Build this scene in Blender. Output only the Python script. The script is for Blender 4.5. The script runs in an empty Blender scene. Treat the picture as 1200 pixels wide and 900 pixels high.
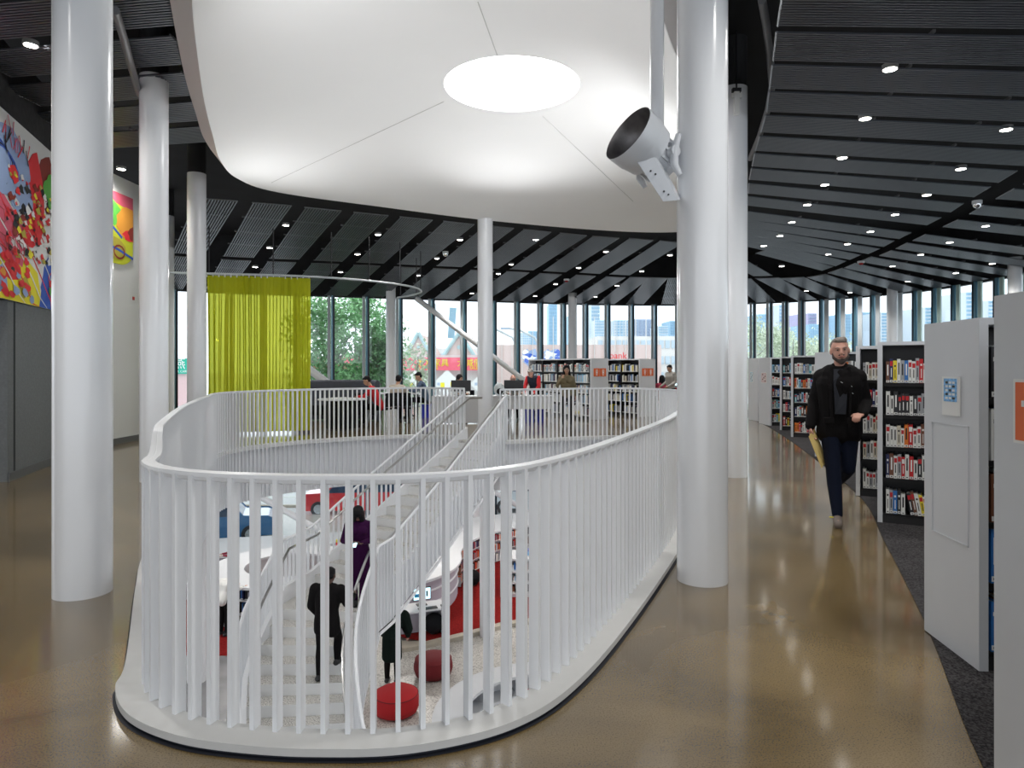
import bpy, bmesh, math, random
from mathutils import Vector, Matrix
from mathutils.bvhtree import BVHTree
random.seed(7)
PI = math.pi
H_CAM, F, HY = 1.55, 800.0, 430.0        # eye height, focal length in px (1200 wide), horizon row
LOW = -4.8                               # lower storey floor level
scene = bpy.context.scene
C = scene.collection

# ---------------------------------------------------------------- materials
def _nt(name):
    m = bpy.data.materials.new(name); m.use_nodes = True
    return m, m.node_tree, m.node_tree.nodes['Principled BSDF']
def mat(name, col, rough=0.5, metal=0.0, spec=0.5, bump=0, bscale=60, var=0, vscale=8, coat=0):
    m, t, b = _nt(name)
    b.inputs['Base Color'].default_value = (*col, 1)
    b.inputs['Roughness'].default_value = rough
    b.inputs['Metallic'].default_value = metal
    b.inputs['Specular IOR Level'].default_value = spec
    if coat: b.inputs['Coat Weight'].default_value = coat; b.inputs['Coat Roughness'].default_value = 0.08
    tc = t.nodes.new('ShaderNodeTexCoord')
    if var:
        n = t.nodes.new('ShaderNodeTexNoise'); n.inputs['Scale'].default_value = vscale; n.inputs['Detail'].default_value = 6
        t.links.new(tc.outputs['Object'], n.inputs['Vector'])
        r = t.nodes.new('ShaderNodeValToRGB')
        r.color_ramp.elements[0].position = 0.3; r.color_ramp.elements[1].position = 0.7
        r.color_ramp.elements[0].color = (*[max(0, c*(1-var)) for c in col], 1)
        r.color_ramp.elements[1].color = (*[min(1, c*(1+var)) for c in col], 1)
        t.links.new(n.outputs['Fac'], r.inputs['Fac']); t.links.new(r.outputs['Color'], b.inputs['Base Color'])
    if bump:
        n = t.nodes.new('ShaderNodeTexNoise'); n.inputs['Scale'].default_value = bscale; n.inputs['Detail'].default_value = 3
        t.links.new(tc.outputs['Object'], n.inputs['Vector'])
        bp = t.nodes.new('ShaderNodeBump'); bp.inputs['Strength'].default_value = bump; bp.inputs['Distance'].default_value = 0.01
        t.links.new(n.outputs['Fac'], bp.inputs['Height']); t.links.new(bp.outputs['Normal'], b.inputs['Normal'])
    return m
def emis(name, col, s):
    m, t, b = _nt(name)
    b.inputs['Base Color'].default_value = (*col, 1)
    b.inputs['Emission Color'].default_value = (*col, 1); b.inputs['Emission Strength'].default_value = s
    return m
def speckle(name, base, dots, scale, rough, lo=0.42, hi=0.6, big=None, bigscale=0.6, coat=0, spec=0.5):
    m, t, b = _nt(name)
    tc = t.nodes.new('ShaderNodeTexCoord')
    n = t.nodes.new('ShaderNodeTexNoise'); n.inputs['Scale'].default_value = scale; n.inputs['Detail'].default_value = 2
    t.links.new(tc.outputs['Object'], n.inputs['Vector'])
    r = t.nodes.new('ShaderNodeValToRGB')
    r.color_ramp.elements[0].position = lo; r.color_ramp.elements[1].position = hi
    r.color_ramp.elements[0].color = (*dots, 1); r.color_ramp.elements[1].color = (*base, 1)
    t.links.new(n.outputs['Fac'], r.inputs['Fac'])
    out = r.outputs['Color']
    if big:
        n2 = t.nodes.new('ShaderNodeTexNoise'); n2.inputs['Scale'].default_value = bigscale; n2.inputs['Detail'].default_value = 7
        n2.inputs['Distortion'].default_value = 0.6
        t.links.new(tc.outputs['Object'], n2.inputs['Vector'])
        r2 = t.nodes.new('ShaderNodeValToRGB')
        r2.color_ramp.elements[0].position = 0.32; r2.color_ramp.elements[1].position = 0.68
        r2.color_ramp.elements[0].color = (*big[0], 1); r2.color_ramp.elements[1].color = (*big[1], 1)
        t.links.new(n2.outputs['Fac'], r2.inputs['Fac'])
        mx = t.nodes.new('ShaderNodeMix'); mx.data_type = 'RGBA'; mx.blend_type = 'MULTIPLY'; mx.inputs[0].default_value = 1
        t.links.new(out, mx.inputs[6]); t.links.new(r2.outputs['Color'], mx.inputs[7]); out = mx.outputs[2]
    t.links.new(out, b.inputs['Base Color'])
    b.inputs['Roughness'].default_value = rough
    b.inputs['Specular IOR Level'].default_value = spec
    if coat: b.inputs['Coat Weight'].default_value = coat; b.inputs['Coat Roughness'].default_value = 0.10
    return m
def glassmat(name, tint=(0.95, 0.99, 1.0), g=0.03):
    m = bpy.data.materials.new(name); m.use_nodes = True; t = m.node_tree
    for n in list(t.nodes): t.nodes.remove(n)
    o = t.nodes.new('ShaderNodeOutputMaterial'); mx = t.nodes.new('ShaderNodeMixShader')
    a = t.nodes.new('ShaderNodeBsdfTransparent'); a.inputs[0].default_value = (*tint, 1)
    b = t.nodes.new('ShaderNodeBsdfGlossy'); b.inputs['Roughness'].default_value = 0.02
    mx.inputs[0].default_value = g
    t.links.new(a.outputs[0], mx.inputs[1]); t.links.new(b.outputs[0], mx.inputs[2]); t.links.new(mx.outputs[0], o.inputs[0])
    return m
def clothmat(name, col, trans, transp):
    m = bpy.data.materials.new(name); m.use_nodes = True; t = m.node_tree
    for n in list(t.nodes): t.nodes.remove(n)
    o = t.nodes.new('ShaderNodeOutputMaterial')
    d = t.nodes.new('ShaderNodeBsdfDiffuse'); d.inputs[0].default_value = (*col, 1)
    tr = t.nodes.new('ShaderNodeBsdfTranslucent'); tr.inputs[0].default_value = (*[min(1, c*1.15) for c in col], 1)
    tp = t.nodes.new('ShaderNodeBsdfTransparent'); tp.inputs[0].default_value = (*[min(1, c*1.5+.1) for c in col], 1)
    m1 = t.nodes.new('ShaderNodeMixShader'); m1.inputs[0].default_value = trans
    m2 = t.nodes.new('ShaderNodeMixShader'); m2.inputs[0].default_value = transp
    t.links.new(d.outputs[0], m1.inputs[1]); t.links.new(tr.outputs[0], m1.inputs[2])
    t.links.new(m1.outputs[0], m2.inputs[1]); t.links.new(tp.outputs[0], m2.inputs[2]); t.links.new(m2.outputs[0], o.inputs[0])
    return m

M = dict(
    white=mat('white_paint', (.80, .81, .83), .38, var=.02, vscale=3),
    rail=mat('white_powder_coat', (.82, .83, .85), .35),
    colw=mat('column_gloss_white', (.80, .81, .83), .22, coat=.3),
    dish=mat('matt_white_plaster', (.88, .885, .89), .8, var=.015, vscale=.6),
    dishedge=mat('plaster_edge_bounce', (.62, .57, .55), .7),  # pinkish floor bounce painted into the lip colour
    seam=mat('seam_grey', (.55, .55, .54), .8),
    black=mat('black_paint', (.012, .012, .014), .7, var=.5, vscale=2),
    deck=mat('black_ceiling_deck', (.006, .006, .008), .9, var=.5, vscale=1.5),
    slat=mat('dark_metal_slat', (.12, .13, .15), .36, metal=.75, spec=.5),
    slatedge=mat('bright_metal_edge', (.22, .23, .25), .4, metal=.6),
    duct=mat('grey_conduit', (.16, .16, .17), .5, metal=.3),
    ledge=mat('kerb_white', (.62, .62, .61), .45, var=.03, vscale=6),
    reveal=mat('black_reveal', (.01, .012, .02), .6),
    carpet=speckle('charcoal_carpet', (.085, .08, .083), (.02, .019, .02), 90, .95, .35, .62, ((.8, .8, .8), (1, 1, 1)), 4, spec=.1),
    floor=speckle('polished_brown_concrete', (.255, .178, .078), (.15, .103, .044), 140, .26, .36, .5, ((.42, .40, .33), (1, 1, 1)), .9, coat=.75),
    terr=speckle('pale_terrazzo', (.62, .60, .56), (.27, .26, .24), 38, .3, .38, .50, ((.88, .88, .88), (1, 1, 1)), .5),
    tread=speckle('terrazzo_tread', (.70, .68, .64), (.16, .15, .14), 60, .4, .36, .52),
    riser=mat('white_riser', (.78, .78, .77), .5),
    redc=mat('red_carpet', (.20, .010, .009), .95, var=.35, vscale=30, spec=.1),
    tan=mat('tan_concrete', (.42, .38, .31), .4, var=.15, vscale=3),
    lowfl=mat('grey_concrete', (.30, .30, .31), .2, var=.2, vscale=1.2),
    graywall=mat('grey_wall_covering', (.165, .175, .18), .8, bump=.5, bscale=160, var=.1, vscale=30),
    darkwall=mat('dark_recess', (.03, .035, .035), .8),
    base=mat('grey_baseboard', (.12, .125, .13), .6),
    wallw=mat('white_wall', (.72, .72, .71), .7),
    bulk=mat('dark_bulkhead', (.025, .024, .026), .8, var=.3, vscale=10),
    soffit=mat('lower_ceiling', (.7, .7, .7), .8),
    glass=glassmat('window_glass'),
    mull=mat('dark_mullion', (.012, .02, .028), .35, metal=.2),
    mullb=mat('mullion_lit_side', (.10, .22, .29), .3, metal=.4),
    fin=mat('pale_fin', (.52, .56, .58), .45),
    fing=mat('green_fin', (.42, .55, .50), .45),
    lamp=emis('downlight_glow', (1, .96, .88), 14),
    lamprim=mat('downlight_rim', (.25, .25, .25), .4),
    oculus=emis('oculus_glow', (1, 1, 1), 6),
    steel=mat('brushed_steel', (.5, .5, .5), .28, metal=1),
    chrome=mat('chrome', (.8, .8, .82), .12, metal=1),
    shelfw=mat('white_shelf_panel', (.62, .635, .66), .5, var=.015, vscale=4),
    shelfb=mat('black_shelf_metal', (.012, .011, .012), .5),
    paper=mat('paper_white', (.78, .78, .76), .8),
    orange=mat('orange_sign', (.75, .14, .035), .6),
    skyb=mat('blue_poster', (.18, .42, .72), .6, var=.4, vscale=60),
    curt=clothmat('lime_sheer_curtain', (.52, .54, .03), .5, .2),
    redf=mat('red_fabric', (.42, .008, .012), .85, bump=.3, bscale=150),
    dred=mat('dark_red_fabric', (.16, .008, .012), .85, bump=.3, bscale=150),
    blackf=mat('black_fabric', (.010, .010, .012), .9, spec=.15),
    blackp=mat('black_plastic', (.015, .015, .018), .4),
    navyb=mat('blue_plastic', (.01, .02, .42), .35),
    cyan=mat('cyan_plastic', (.02, .32, .62), .4),
    floodw=mat('grey_white_metal', (.58, .60, .63), .42, metal=.1),
    floodi=mat('dull_reflector', (.16, .15, .15), .45, metal=.6, var=.3, vscale=9),
    screen=emis('screen_glow', (.55, .85, .95), .9),
    laven=mat('lavender_grey_panel', (.40, .38, .44), .6),
    booth=mat('slate_upholstery', (.05, .055, .075), .6),
    street=mat('pale_street', (.62, .63, .65), .9, var=.06, vscale=.3),
    bark=mat('bark', (.22, .20, .20), .9),
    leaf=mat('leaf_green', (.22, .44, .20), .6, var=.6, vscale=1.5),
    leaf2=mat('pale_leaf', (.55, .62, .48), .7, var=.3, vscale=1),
)
def col(name, c, r=.6, **k):
    if name not in M: M[name] = mat(name, c, r, **k)
    return M[name]

# ---------------------------------------------------------------- object helpers
def tag(o, label=None, cat=None, group=None, kind=None):
    if label: o['label'] = label
    if cat: o['category'] = cat
    if group: o['group'] = group
    if kind: o['kind'] = kind
    return o
def thing(name, label, cat, loc=(0, 0, 0), rz=0, group=None):
    o = bpy.data.objects.new(name, None); C.objects.link(o); o.empty_display_size = .1
    o.location = loc; o.rotation_euler = (0, 0, rz)
    return tag(o, label, cat, group)
def link(name, me, parent=None):
    o = bpy.data.objects.new(name, me); C.objects.link(o)
    if parent: o.parent = parent
    return o
def dup(root, loc=None, rz=None, label=None, group=None, scale=None):
    r = root.copy(); C.objects.link(r)
    if loc is not None: r.location = loc
    if rz is not None: r.rotation_euler = (0, 0, rz)
    if scale is not None: r.scale = scale
    if label: r['label'] = label
    if group: r['group'] = group
    for ch in list(root.children):
        c = ch.copy(); C.objects.link(c); c.parent = r
        for g in ch.children:
            d = g.copy(); C.objects.link(d); d.parent = c
    return r

class MB:
    """mesh collector; faces carry a material slot"""
    def __init__(s): s.v = []; s.f = []; s.m = []; s.mats = []
    def slot(s, m):
        if m not in s.mats: s.mats.append(m)
        return s.mats.index(m)
    def add(s, vs, fs, m):
        b = len(s.v); s.v += [tuple(v) for v in vs]; k = s.slot(m)
        for f in fs: s.f.append([b+i for i in f]); s.m.append(k)
        return s
    def box(s, x0, x1, y0, y1, z0, z1, m, M4=None):
        vs = [Vector(p) for p in ((x0, y0, z0), (x1, y0, z0), (x1, y1, z0), (x0, y1, z0), (x0, y0, z1), (x1, y0, z1), (x1, y1, z1), (x0, y1, z1))]
        if M4 is not None: vs = [M4 @ v for v in vs]
        return s.add(vs, [(0, 3, 2, 1), (4, 5, 6, 7), (0, 1, 5, 4), (1, 2, 6, 5), (2, 3, 7, 6), (3, 0, 4, 7)], m)
    def prism(s, pts, z0, z1, m, mside=None):
        """pts ccw list of (x,y); z0,z1 floats or lists; convex or simple polygon"""
        n = len(pts)
        a = z0 if isinstance(z0, (list, tuple)) else [z0]*n
        b = z1 if isinstance(z1, (list, tuple)) else [z1]*n
        vs = [(p[0], p[1], a[i]) for i, p in enumerate(pts)]+[(p[0], p[1], b[i]) for i, p in enumerate(pts)]
        s.add(vs, [list(range(n))[::-1], list(range(n, 2*n))], m)
        base = len(s.v)-2*n; k = s.slot(mside or m)
        for i in range(n):
            j = (i+1) % n; s.f.append([base+i, base+j, base+n+j, base+n+i]); s.m.append(k)
        return s
    def tube(s, pts, r, m, n=10, closed=False, cap=True):
        P = [Vector(p) for p in pts]; N = len(P)
        R = r if isinstance(r, (list, tuple)) else [r]*N
        b = len(s.v); k = s.slot(m); up = None
        for i, p in enumerate(P):
            if closed: d = P[(i+1) % N]-P[i-1]
            else: d = P[min(i+1, N-1)]-P[max(i-1, 0)]
            d = d.normalized() if d.length > 1e-9 else Vector((0, 0, 1))
            if up is None:
                up = Vector((0, 0, 1)) if abs(d.z) < .95 else Vector((1, 0, 0))
            x = d.cross(up); x = x.normalized() if x.length > 1e-6 else Vector((1, 0, 0)); y = x.cross(d).normalized(); up = y
            for j in range(n):
                a = 2*PI*j/n; s.v.append(tuple(p+x*(R[i]*math.cos(a))+y*(R[i]*math.sin(a))))
        for i in range(N if closed else N-1):
            i2 = (i+1) % N
            for j in range(n):
                j2 = (j+1) % n; s.f.append([b+i*n+j, b+i*n+j2, b+i2*n+j2, b+i2*n+j]); s.m.append(k)
        if cap and not closed:
            s.f.append([b+j for j in range(n)][::-1]); s.m.append(k)
            s.f.append([b+(N-1)*n+j for j in range(n)]); s.m.append(k)
        return s
    def lathe(s, prof, m, n=32, M4=None, a0=0, a1=2*PI):
        """prof: list of (r,z)"""
        b = len(s.v); k = s.slot(m); full = abs(a1-a0-2*PI) < 1e-6; cnt = n if full else n+1
        for (r, z) in prof:
            for j in range(cnt):
                a = a0+(a1-a0)*j/n; v = Vector((r*math.cos(a), r*math.sin(a), z))
                s.v.append(tuple(M4 @ v if M4 is not None else v))
        for i in range(len(prof)-1):
            for j in range(n):
                j2 = (j+1) % cnt
                s.f.append([b+i*cnt+j, b+i*cnt+j2, b+(i+1)*cnt+j2, b+(i+1)*cnt+j]); s.m.append(k)
        return s
    def build(s, name, parent=None, smooth=False, bevel=0):
        me = bpy.data.meshes.new(name); me.from_pydata(s.v, [], s.f)
        for m in s.mats: me.materials.append(m)
        me.polygons.foreach_set('material_index', s.m)
        me.update()
        bm = bmesh.new(); bm.from_mesh(me); bmesh.ops.remove_doubles(bm, verts=bm.verts, dist=1e-6) if smooth else None
        if bevel: bmesh.ops.bevel(bm, geom=list(bm.edges), offset=bevel, segments=1, affect='EDGES', profile=.5)
        bmesh.ops.recalc_face_normals(bm, faces=bm.faces); bm.to_mesh(me); bm.free()
        if smooth:
            me.polygons.foreach_set('use_smooth', [True]*len(me.polygons))
            try: me.set_sharp_from_angle(angle=math.radians(40))
            except Exception: pass
        return link(name, me, parent)
def T(x, y, z=0, rz=0, rx=0, ry=0):
    return Matrix.Translation((x, y, z)) @ Matrix.Rotation(rz, 4, 'Z') @ Matrix.Rotation(ry, 4, 'Y') @ Matrix.Rotation(rx, 4, 'X')
def at(px, py, Y):
    return Vector(((px-600)*Y/F, Y, H_CAM-(py-HY)*Y/F))
def spline(pts, n=8, closed=True):
    P = [Vector((*p, 0)[:3]) if len(p) == 2 else Vector(p) for p in pts]; N = len(P); out = []
    rng = range(N) if closed else range(N-1)
    for i in rng:
        p0 = P[(i-1) % N] if closed or i > 0 else P[0]
        p1 = P[i]; p2 = P[(i+1) % N]; p3 = P[(i+2) % N] if closed or i+2 < N else P[-1]
        for k in range(n):
            t = k/n
            out.append(.5*((2*p1)+(p2-p0)*t+(2*p0-5*p1+4*p2-p3)*t*t+(3*p1-p0-3*p2+p3)*t*t*t))
    if not closed: out.append(P[-1])
    return out
def area2(P): return .5*sum(P[i].x*P[(i+1) % len(P)].y-P[(i+1) % len(P)].x*P[i].y for i in range(len(P)))
def offset(P, d):
    """closed ccw path; d>0 goes inwards"""
    out = []; N = len(P)
    for i in range(N):
        t = (P[(i+1) % N]-P[i-1]); t.z = 0; t.normalize()
        out.append(Vector((P[i].x-t.y*d, P[i].y+t.x*d, P[i].z)))
    return out
def resample(P, step, closed=True):
    Q = P+[P[0]] if closed else P; L = [0]
    for i in range(len(Q)-1): L.append(L[-1]+(Q[i+1]-Q[i]).length)
    n = max(1, round(L[-1]/step)); out = []; j = 0
    for k in range(n if closed else n+1):
        s = L[-1]*k/n
        while j < len(Q)-2 and L[j+1] < s: j += 1
        t = (s-L[j])/max(1e-9, L[j+1]-L[j]); out.append(Q[j].lerp(Q[j+1], t))
    return out
def holed(outer, holes, z, m, name, thick=None):
    """flat polygon with holes, optional thickness downward"""
    bm = bmesh.new(); es = []
    for loop in [outer]+holes:
        vs = [bm.verts.new((p[0], p[1], z)) for p in loop]
        for i in range(len(vs)): es.append(bm.edges.new((vs[i], vs[(i+1) % len(vs)])))
    bmesh.ops.triangle_fill(bm, use_beauty=True, edges=es)
    for f in bm.faces:
        if f.normal.z < 0: f.normal_flip()
    if thick:
        r = bmesh.ops.extrude_face_region(bm, geom=list(bm.faces))
        for v in [g for g in r['geom'] if isinstance(g, bmesh.types.BMVert)]: v.co.z -= thick
        bmesh.ops.recalc_face_normals(bm, faces=bm.faces)
    me = bpy.data.meshes.new(name); bm.to_mesh(me); bm.free(); me.materials.append(m)
    return link(name, me)
def ribbon(mb, A, B, m, closed=True):
    b = len(mb.v); N = len(A); mb.v += [tuple(p) for p in A]+[tuple(p) for p in B]; k = mb.slot(m)
    for i in range(N if closed else N-1):
        j = (i+1) % N; mb.f.append([b+i, b+j, b+N+j, b+N+i]); mb.m.append(k)
def ordw(n):
    w = ['first', 'second', 'third', 'fourth', 'fifth', 'sixth', 'seventh', 'eighth', 'ninth', 'tenth', 'eleventh', 'twelfth']
    if n < 12: return w[n]
    k = n+1; return str(k)+({1: 'st', 2: 'nd', 3: 'rd'}.get(k % 10, 'th') if k % 100 not in (11, 12, 13) else 'th')
def zed(P, z): return [Vector((p.x, p.y, z)) for p in P]
def text_mesh(s, size, m, M4, name, parent=None, ext=.003):
    cu = bpy.data.curves.new(name, 'FONT'); cu.body = s; cu.size = size; cu.extrude = ext; cu.align_x = 'CENTER'; cu.align_y = 'CENTER'
    o = bpy.data.objects.new(name, cu); C.objects.link(o)
    dg = bpy.context.evaluated_depsgraph_get(); me = bpy.data.meshes.new_from_object(o.evaluated_get(dg))
    bpy.data.objects.remove(o); me.transform(M4); me.materials.clear(); me.materials.append(m)
    return link(name, me, parent)

# ---------------------------------------------------------------- plan curves
VOID = spline([(-2.59, 4.70), (-1.98, 3.5), (-1.86, 3.2), (-1.67, 2.96), (-1.41, 2.80), (-1.14, 2.72), (-.78, 2.68), (-.38, 2.71), (.02, 2.90), (.335, 3.3), (.75, 4.15),
               (1.30, 5.43), (1.63, 6.3), (2.2, 8.0), (2.65, 9.6), (3.1, 11.4), (3.35, 12.8), (3.2, 14.2), (2.4, 14.95), (1.4, 14.75), (.5, 14.3),
               (-.2, 14.05), (-.95, 14.72), (-1.9, 15.2), (-2.9, 14.95), (-4.1, 14.2), (-4.95, 13.2), (-5.25, 12.0), (-4.8, 10.4), (-3.9, 7.8), (-2.98, 5.53)], 10)
assert area2(VOID) > 0
GLASS = [(-16.5, 6), (-16, 19), (-14, 22.3), (-11.5, 23.4), (-10.3, 24.1), (-7.25, 25.2), (-4.2, 26.2), (-1.36, 27.2), (.9, 28.0), (2.7, 28.6), (4.9, 29.0), (6.9, 29.05), (8.5, 28.8),
         (9.9, 28.3), (11.0, 27.75), (11.9, 27.1), (12.75, 26.2), (13.5, 25.1), (14.1, 23.9), (14.4, 22.6), (14.5, 19.6), (15, 12), (15, 4), (14.5, -6)]
def fz(x, y, z=0): return Vector((x, y, z))
# ================================================================ SHELL
# ---- upper floor slab with the stair opening
CARPET = spline([(1.30, 1.2), (1.83, 2.66), (2.46, 4.04), (3.3, 6.05), (4.2, 8.3), (5.45, 12.8), (6.3, 16.2), (6.8, 18.5), (7.2, 21.0), (7.4, 24)], 8, closed=False)
kin = offset(VOID, .02)
outer = [(-16.5, -12), (14.5, -12)]+[(x-.0, y) for x, y in reversed(GLASS)]
fl = holed(outer, [[tuple(p) for p in reversed(kin)]], 0, M['floor'], 'floor'); tag(fl, kind='structure')
cp = [(p.x, p.y) for p in CARPET]+[(10.5, 25.9), (13.2, 24.2), (14.0, 21.5), (14.2, 12), (14.2, 1.2)]
mb = MB(); bmv = cp
cpo = holed(cp, [], .006, M['carpet'], 'floor_carpet', thick=.004); tag(cpo, kind='structure')
# slab soffit and void fascia
so = holed(outer, [[tuple(p) for p in reversed(kin)]], -.95, M['soffit'], 'ceiling_lower'); tag(so, kind='structure')
mb = MB(); ribbon(mb, zed(offset(VOID, .05), -.99), zed(offset(VOID, .05), -.001), M['white'])
ribbon(mb, zed(offset(VOID, .02), -.99), zed(offset(VOID, .05), -.99), M['white'])
tag(mb.build('trim_1', smooth=True), kind='structure')
# kerb ring: shadow reveal and pale kerb plate, left open where the stair arrives
def near_gap(p): return -.93 < p.x < -.22 and 13.5 < p.y < 15.2
N = len(VOID)
start = next(i for i in range(N) if near_gap(VOID[i-1]) and not near_gap(VOID[i]))
Vo = [VOID[(start+i) % N] for i in range(N)]
Vo = [p for p in Vo if not near_gap(p)]
def off_open(P, d):
    full = offset(VOID, d); d_ = {tuple(VOID[i]): full[i] for i in range(N)}
    return [d_[tuple(p)] for p in P]
mb = MB()
a, b_, = off_open(Vo, 0), off_open(Vo, .15)
ribbon(mb, zed(a, .05), zed(b_, .05), M['ledge'], False); ribbon(mb, zed(a, .018), zed(a, .05), M['ledge'], False)
ribbon(mb, zed(b_, -.02), zed(b_, .05), M['ledge'], False)
tag(mb.build('trim_2', smooth=True), kind='structure')
mb = MB(); r1, r0 = off_open(Vo, .012), off_open(Vo, -.012)
ribbon(mb, zed(r1, .002), zed(r1, .02), M['reveal'], False); ribbon(mb, zed(r0, .002), zed(r1, .004), M['reveal'], False)
tag(mb.build('trim_3', smooth=True), kind='structure')

# ---- balustrade round the opening
RP = off_open(Vo, .135)
rail = thing('balustrade', 'white metal balustrade of upright flat bars curving round the oval stair opening', 'railing', (0, 0, 0))
mb = MB(); mb.tube(zed(resample(RP, .1, False), 1.085), .021, M['rail'], 8); 
for s_ in (0,):
    Q = resample(RP, .1, False)
    nrm = []
    for i in range(len(Q)):
        t = (Q[min(i+1, len(Q)-1)]-Q[max(i-1, 0)]).normalized(); nrm.append(Vector((-t.y, t.x, 0)))
    A = [q-n*.03 for q, n in zip(Q, nrm)]; B = [q+n*.03 for q, n in zip(Q, nrm)]
    ribbon(mb, zed(A, 1.105), zed(B, 1.105), M['rail'], False); ribbon(mb, zed(A, 1.09), zed(B, 1.09), M['rail'], False)
    ribbon(mb, zed(A, 1.09), zed(A, 1.105), M['rail'], False); ribbon(mb, zed(B, 1.09), zed(B, 1.105), M['rail'], False)
mb.build('top_rail', rail, smooth=True)
Q = resample(RP, .1, False)
bars = []
for i in range(len(Q)):
    t = (Q[min(i+1, len(Q)-1)]-Q[max(i-1, 0)]).normalized(); bars.append((Q[i], math.atan2(t.y, t.x)))
bars.sort(key=lambda b: b[0].length)
mb = MB(); mb.box(-.010, .010, -.027, .027, -.97, 1.09, M['rail']); bar_me = mb.build('baluster', rail); bar_me.location = bars[0][0]; bar_me.rotation_euler.z = bars[0][1]
rest = MB()
for k, (p, a) in enumerate(bars):
    if k == 0: continue
    if k < 100:
        o = bar_me.copy(); C.objects.link(o); o.location = p; o.rotation_euler.z = a
    else: rest.box(-.010, .010, -.027, .027, -.97, 1.09, M['rail'], T(p.x, p.y, 0, a))
tag(rest.build('baluster', rail), kind='stuff')

# ---- lower storey floor
mb = MB(); mb.box(-17, 16, -6, 29.4, LOW-.1, LOW, M['terr']); tag(mb.build('floor_lower'), kind='structure')
redb = [(-1.95, 15.55), (-1.1, 16.1), (-.2, 16.75), (.8, 17.1), (3, 17.0), (6, 16.4), (9, 17), (9, 26), (-2, 26), (-4.2, 22), (-3.6, 18), (-2.9, 16)]
o = holed(redb, [], LOW+.085, M['redc'], 'floor_red_carpet', thick=.005); tag(o, kind='structure')
mb = MB(); A = [(-2.6, 15.1), (-1.95, 15.38), (-1.05, 15.95), (-.2, 16.58), (.85, 16.92), (3, 16.8), (6, 16.2)]
B = [(-2.6, 15.6), (-1.95, 15.6), (-1.1, 16.15), (-.2, 16.8), (.8, 17.15), (3, 17.05), (6, 16.45)]
for i in range(len(A)-1): mb.prism([A[i], A[i+1], B[i+1], B[i]], LOW, LOW+.09, M['tan'])
tag(mb.build('trim_4'), kind='structure')
redl = [(-7.4, 15.0), (-5.55, 15.0), (-4.9, 16.5), (-4.8, 18), (-5.2, 20), (-6, 22.5), (-9, 22.5), (-9, 16)]
o = holed(redl, [], LOW+.012, M['redc'], 'floor_red_carpet', thick=.008); tag(o, kind='structure')
gl = [(-9, 5), (-4.3, 5), (-3.9, 9), (-3.9, 12.2), (-4.6, 14.98), (-9, 14.98)]
o = holed(gl, [], LOW+.006, M['lowfl'], 'floor_concrete', thick=.004); tag(o, kind='structure')

# ---- columns
def column(px, Yc, z0, z1, zw, label, r=.18, X=None, group=None):
    x = (px-600)*Yc/F if X is None else X
    t = thing('round_column', label, 'column', (x, Yc, z0), 0, group)
    mb = MB(); mb.lathe([(r, 0), (r, zw-z0)], M['colw'], 48); mb.lathe([(0, zw-z0), (r, zw-z0)], M['colw'], 48); mb.lathe([(r, 0), (0, 0)], M['colw'], 48)
    mb.build('shaft', t, smooth=True)
    if z1 > zw:
        mb = MB(); mb.lathe([(r-.004, zw-z0), (r-.004, z1-z0)], M['black'], 32); tag(mb.build('column_head', t, smooth=True), 'black painted upper end')
    return x
COLX = {}
column(97, 4.69, 0, 6.2, 5.5, 'large white round column in the left foreground beside the stair opening')
column(823, 4.97, 0, 6.2, 5.5, 'large white round column carrying the floodlight, right of the stair opening')
column(180.5, 9.3, 0, 6.2, 5.5, 'white round column behind the curved left end of the balustrade, second from the left')
column(860.5, 9.7, 0, 6.2, 5.5, 'white round column half hidden behind the large column near the walking man')
column(230.5, 13.8, 0, 6.2, 5.45, 'white round column just left of the lime green curtain')
column(568.5, 16.1, 0, 6.2, 5.6, 'slim white round column at centre beside the top of the stair')
column(195.5, 17.9, 0, 6.2, 5.5, 'white round column half hidden, near the green sign outside')
for x, y, z1, l in ((-4.42, 24.9, 4.5, 'white column at the glass wall behind the reader in red'), (2.42, 27.3, 4.5, 'white column at the glass wall above the far bookshelves'),
                (14.0-.55, 24.6-.45, 4.5, 'white column at the glass wall behind the near open bookshelf'), (14.75-.75, 19.0, 4.6, 'white column at the glass wall above the nearest shelf panel')):
    column(0, y, 0, z1, z1, l, r=.175, X=x)
# lower storey columns, below the slab
column(230.5, 13.8, LOW, -.95, -.95, 'white column on the lower floor seen through the left bars')
column(571, 16.15, LOW, -.95, -.95, 'white column on the lower floor beside the red carpet')
column(560, 25.2, LOW, -.95, -.95, 'white column on the lower floor near the street windows')
column(700, 25.8, LOW, -.95, -.95, 'white column on the lower floor behind the magazine shelves')
column(180.5, 9.3, LOW, -.95, -.95, 'white column on the lower floor under the left floor edge')
column(823, 6.4, LOW, -.95, -.95, 'white column on the lower floor under the right floor edge')

# ---- staircase
LL = [(-2.35, 7.15), (-2.9, 7.75), (-3.39, 8.75), (-3.74, 9.64), (-3.79, 10.1), (-3.7, 11.15)]
LR = [(-1.25, 7.75), (-1.55, 8.0), (-1.98, 8.6), (-2.28, 9.45), (-2.35, 10.1), (-2.24, 10.94)]
UL = [(-3.5, 12.1), (-2.95, 12.7), (-2.25, 13.4), (-.95, 14.66)]
UR = [(-2.1, 11.5), (-1.5, 12.2), (-.95, 12.95), (-.2, 14.0)]
def samp(P, n): 
    Q = spline(P, 12, closed=False); Q = resample(Q, sum((Q[i+1]-Q[i]).length for i in range(len(Q)-1))/n, False)
    return Q
NL, NU = 15, 14
eLL, eLR, eUL, eUR = samp(LL, NL), samp(LR, NL), samp(UL, NU), samp(UR, NU)
zL = lambda i: LOW+(i)*2.5/NL
zU = lambda i: -2.3+i*2.3/NU
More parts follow.
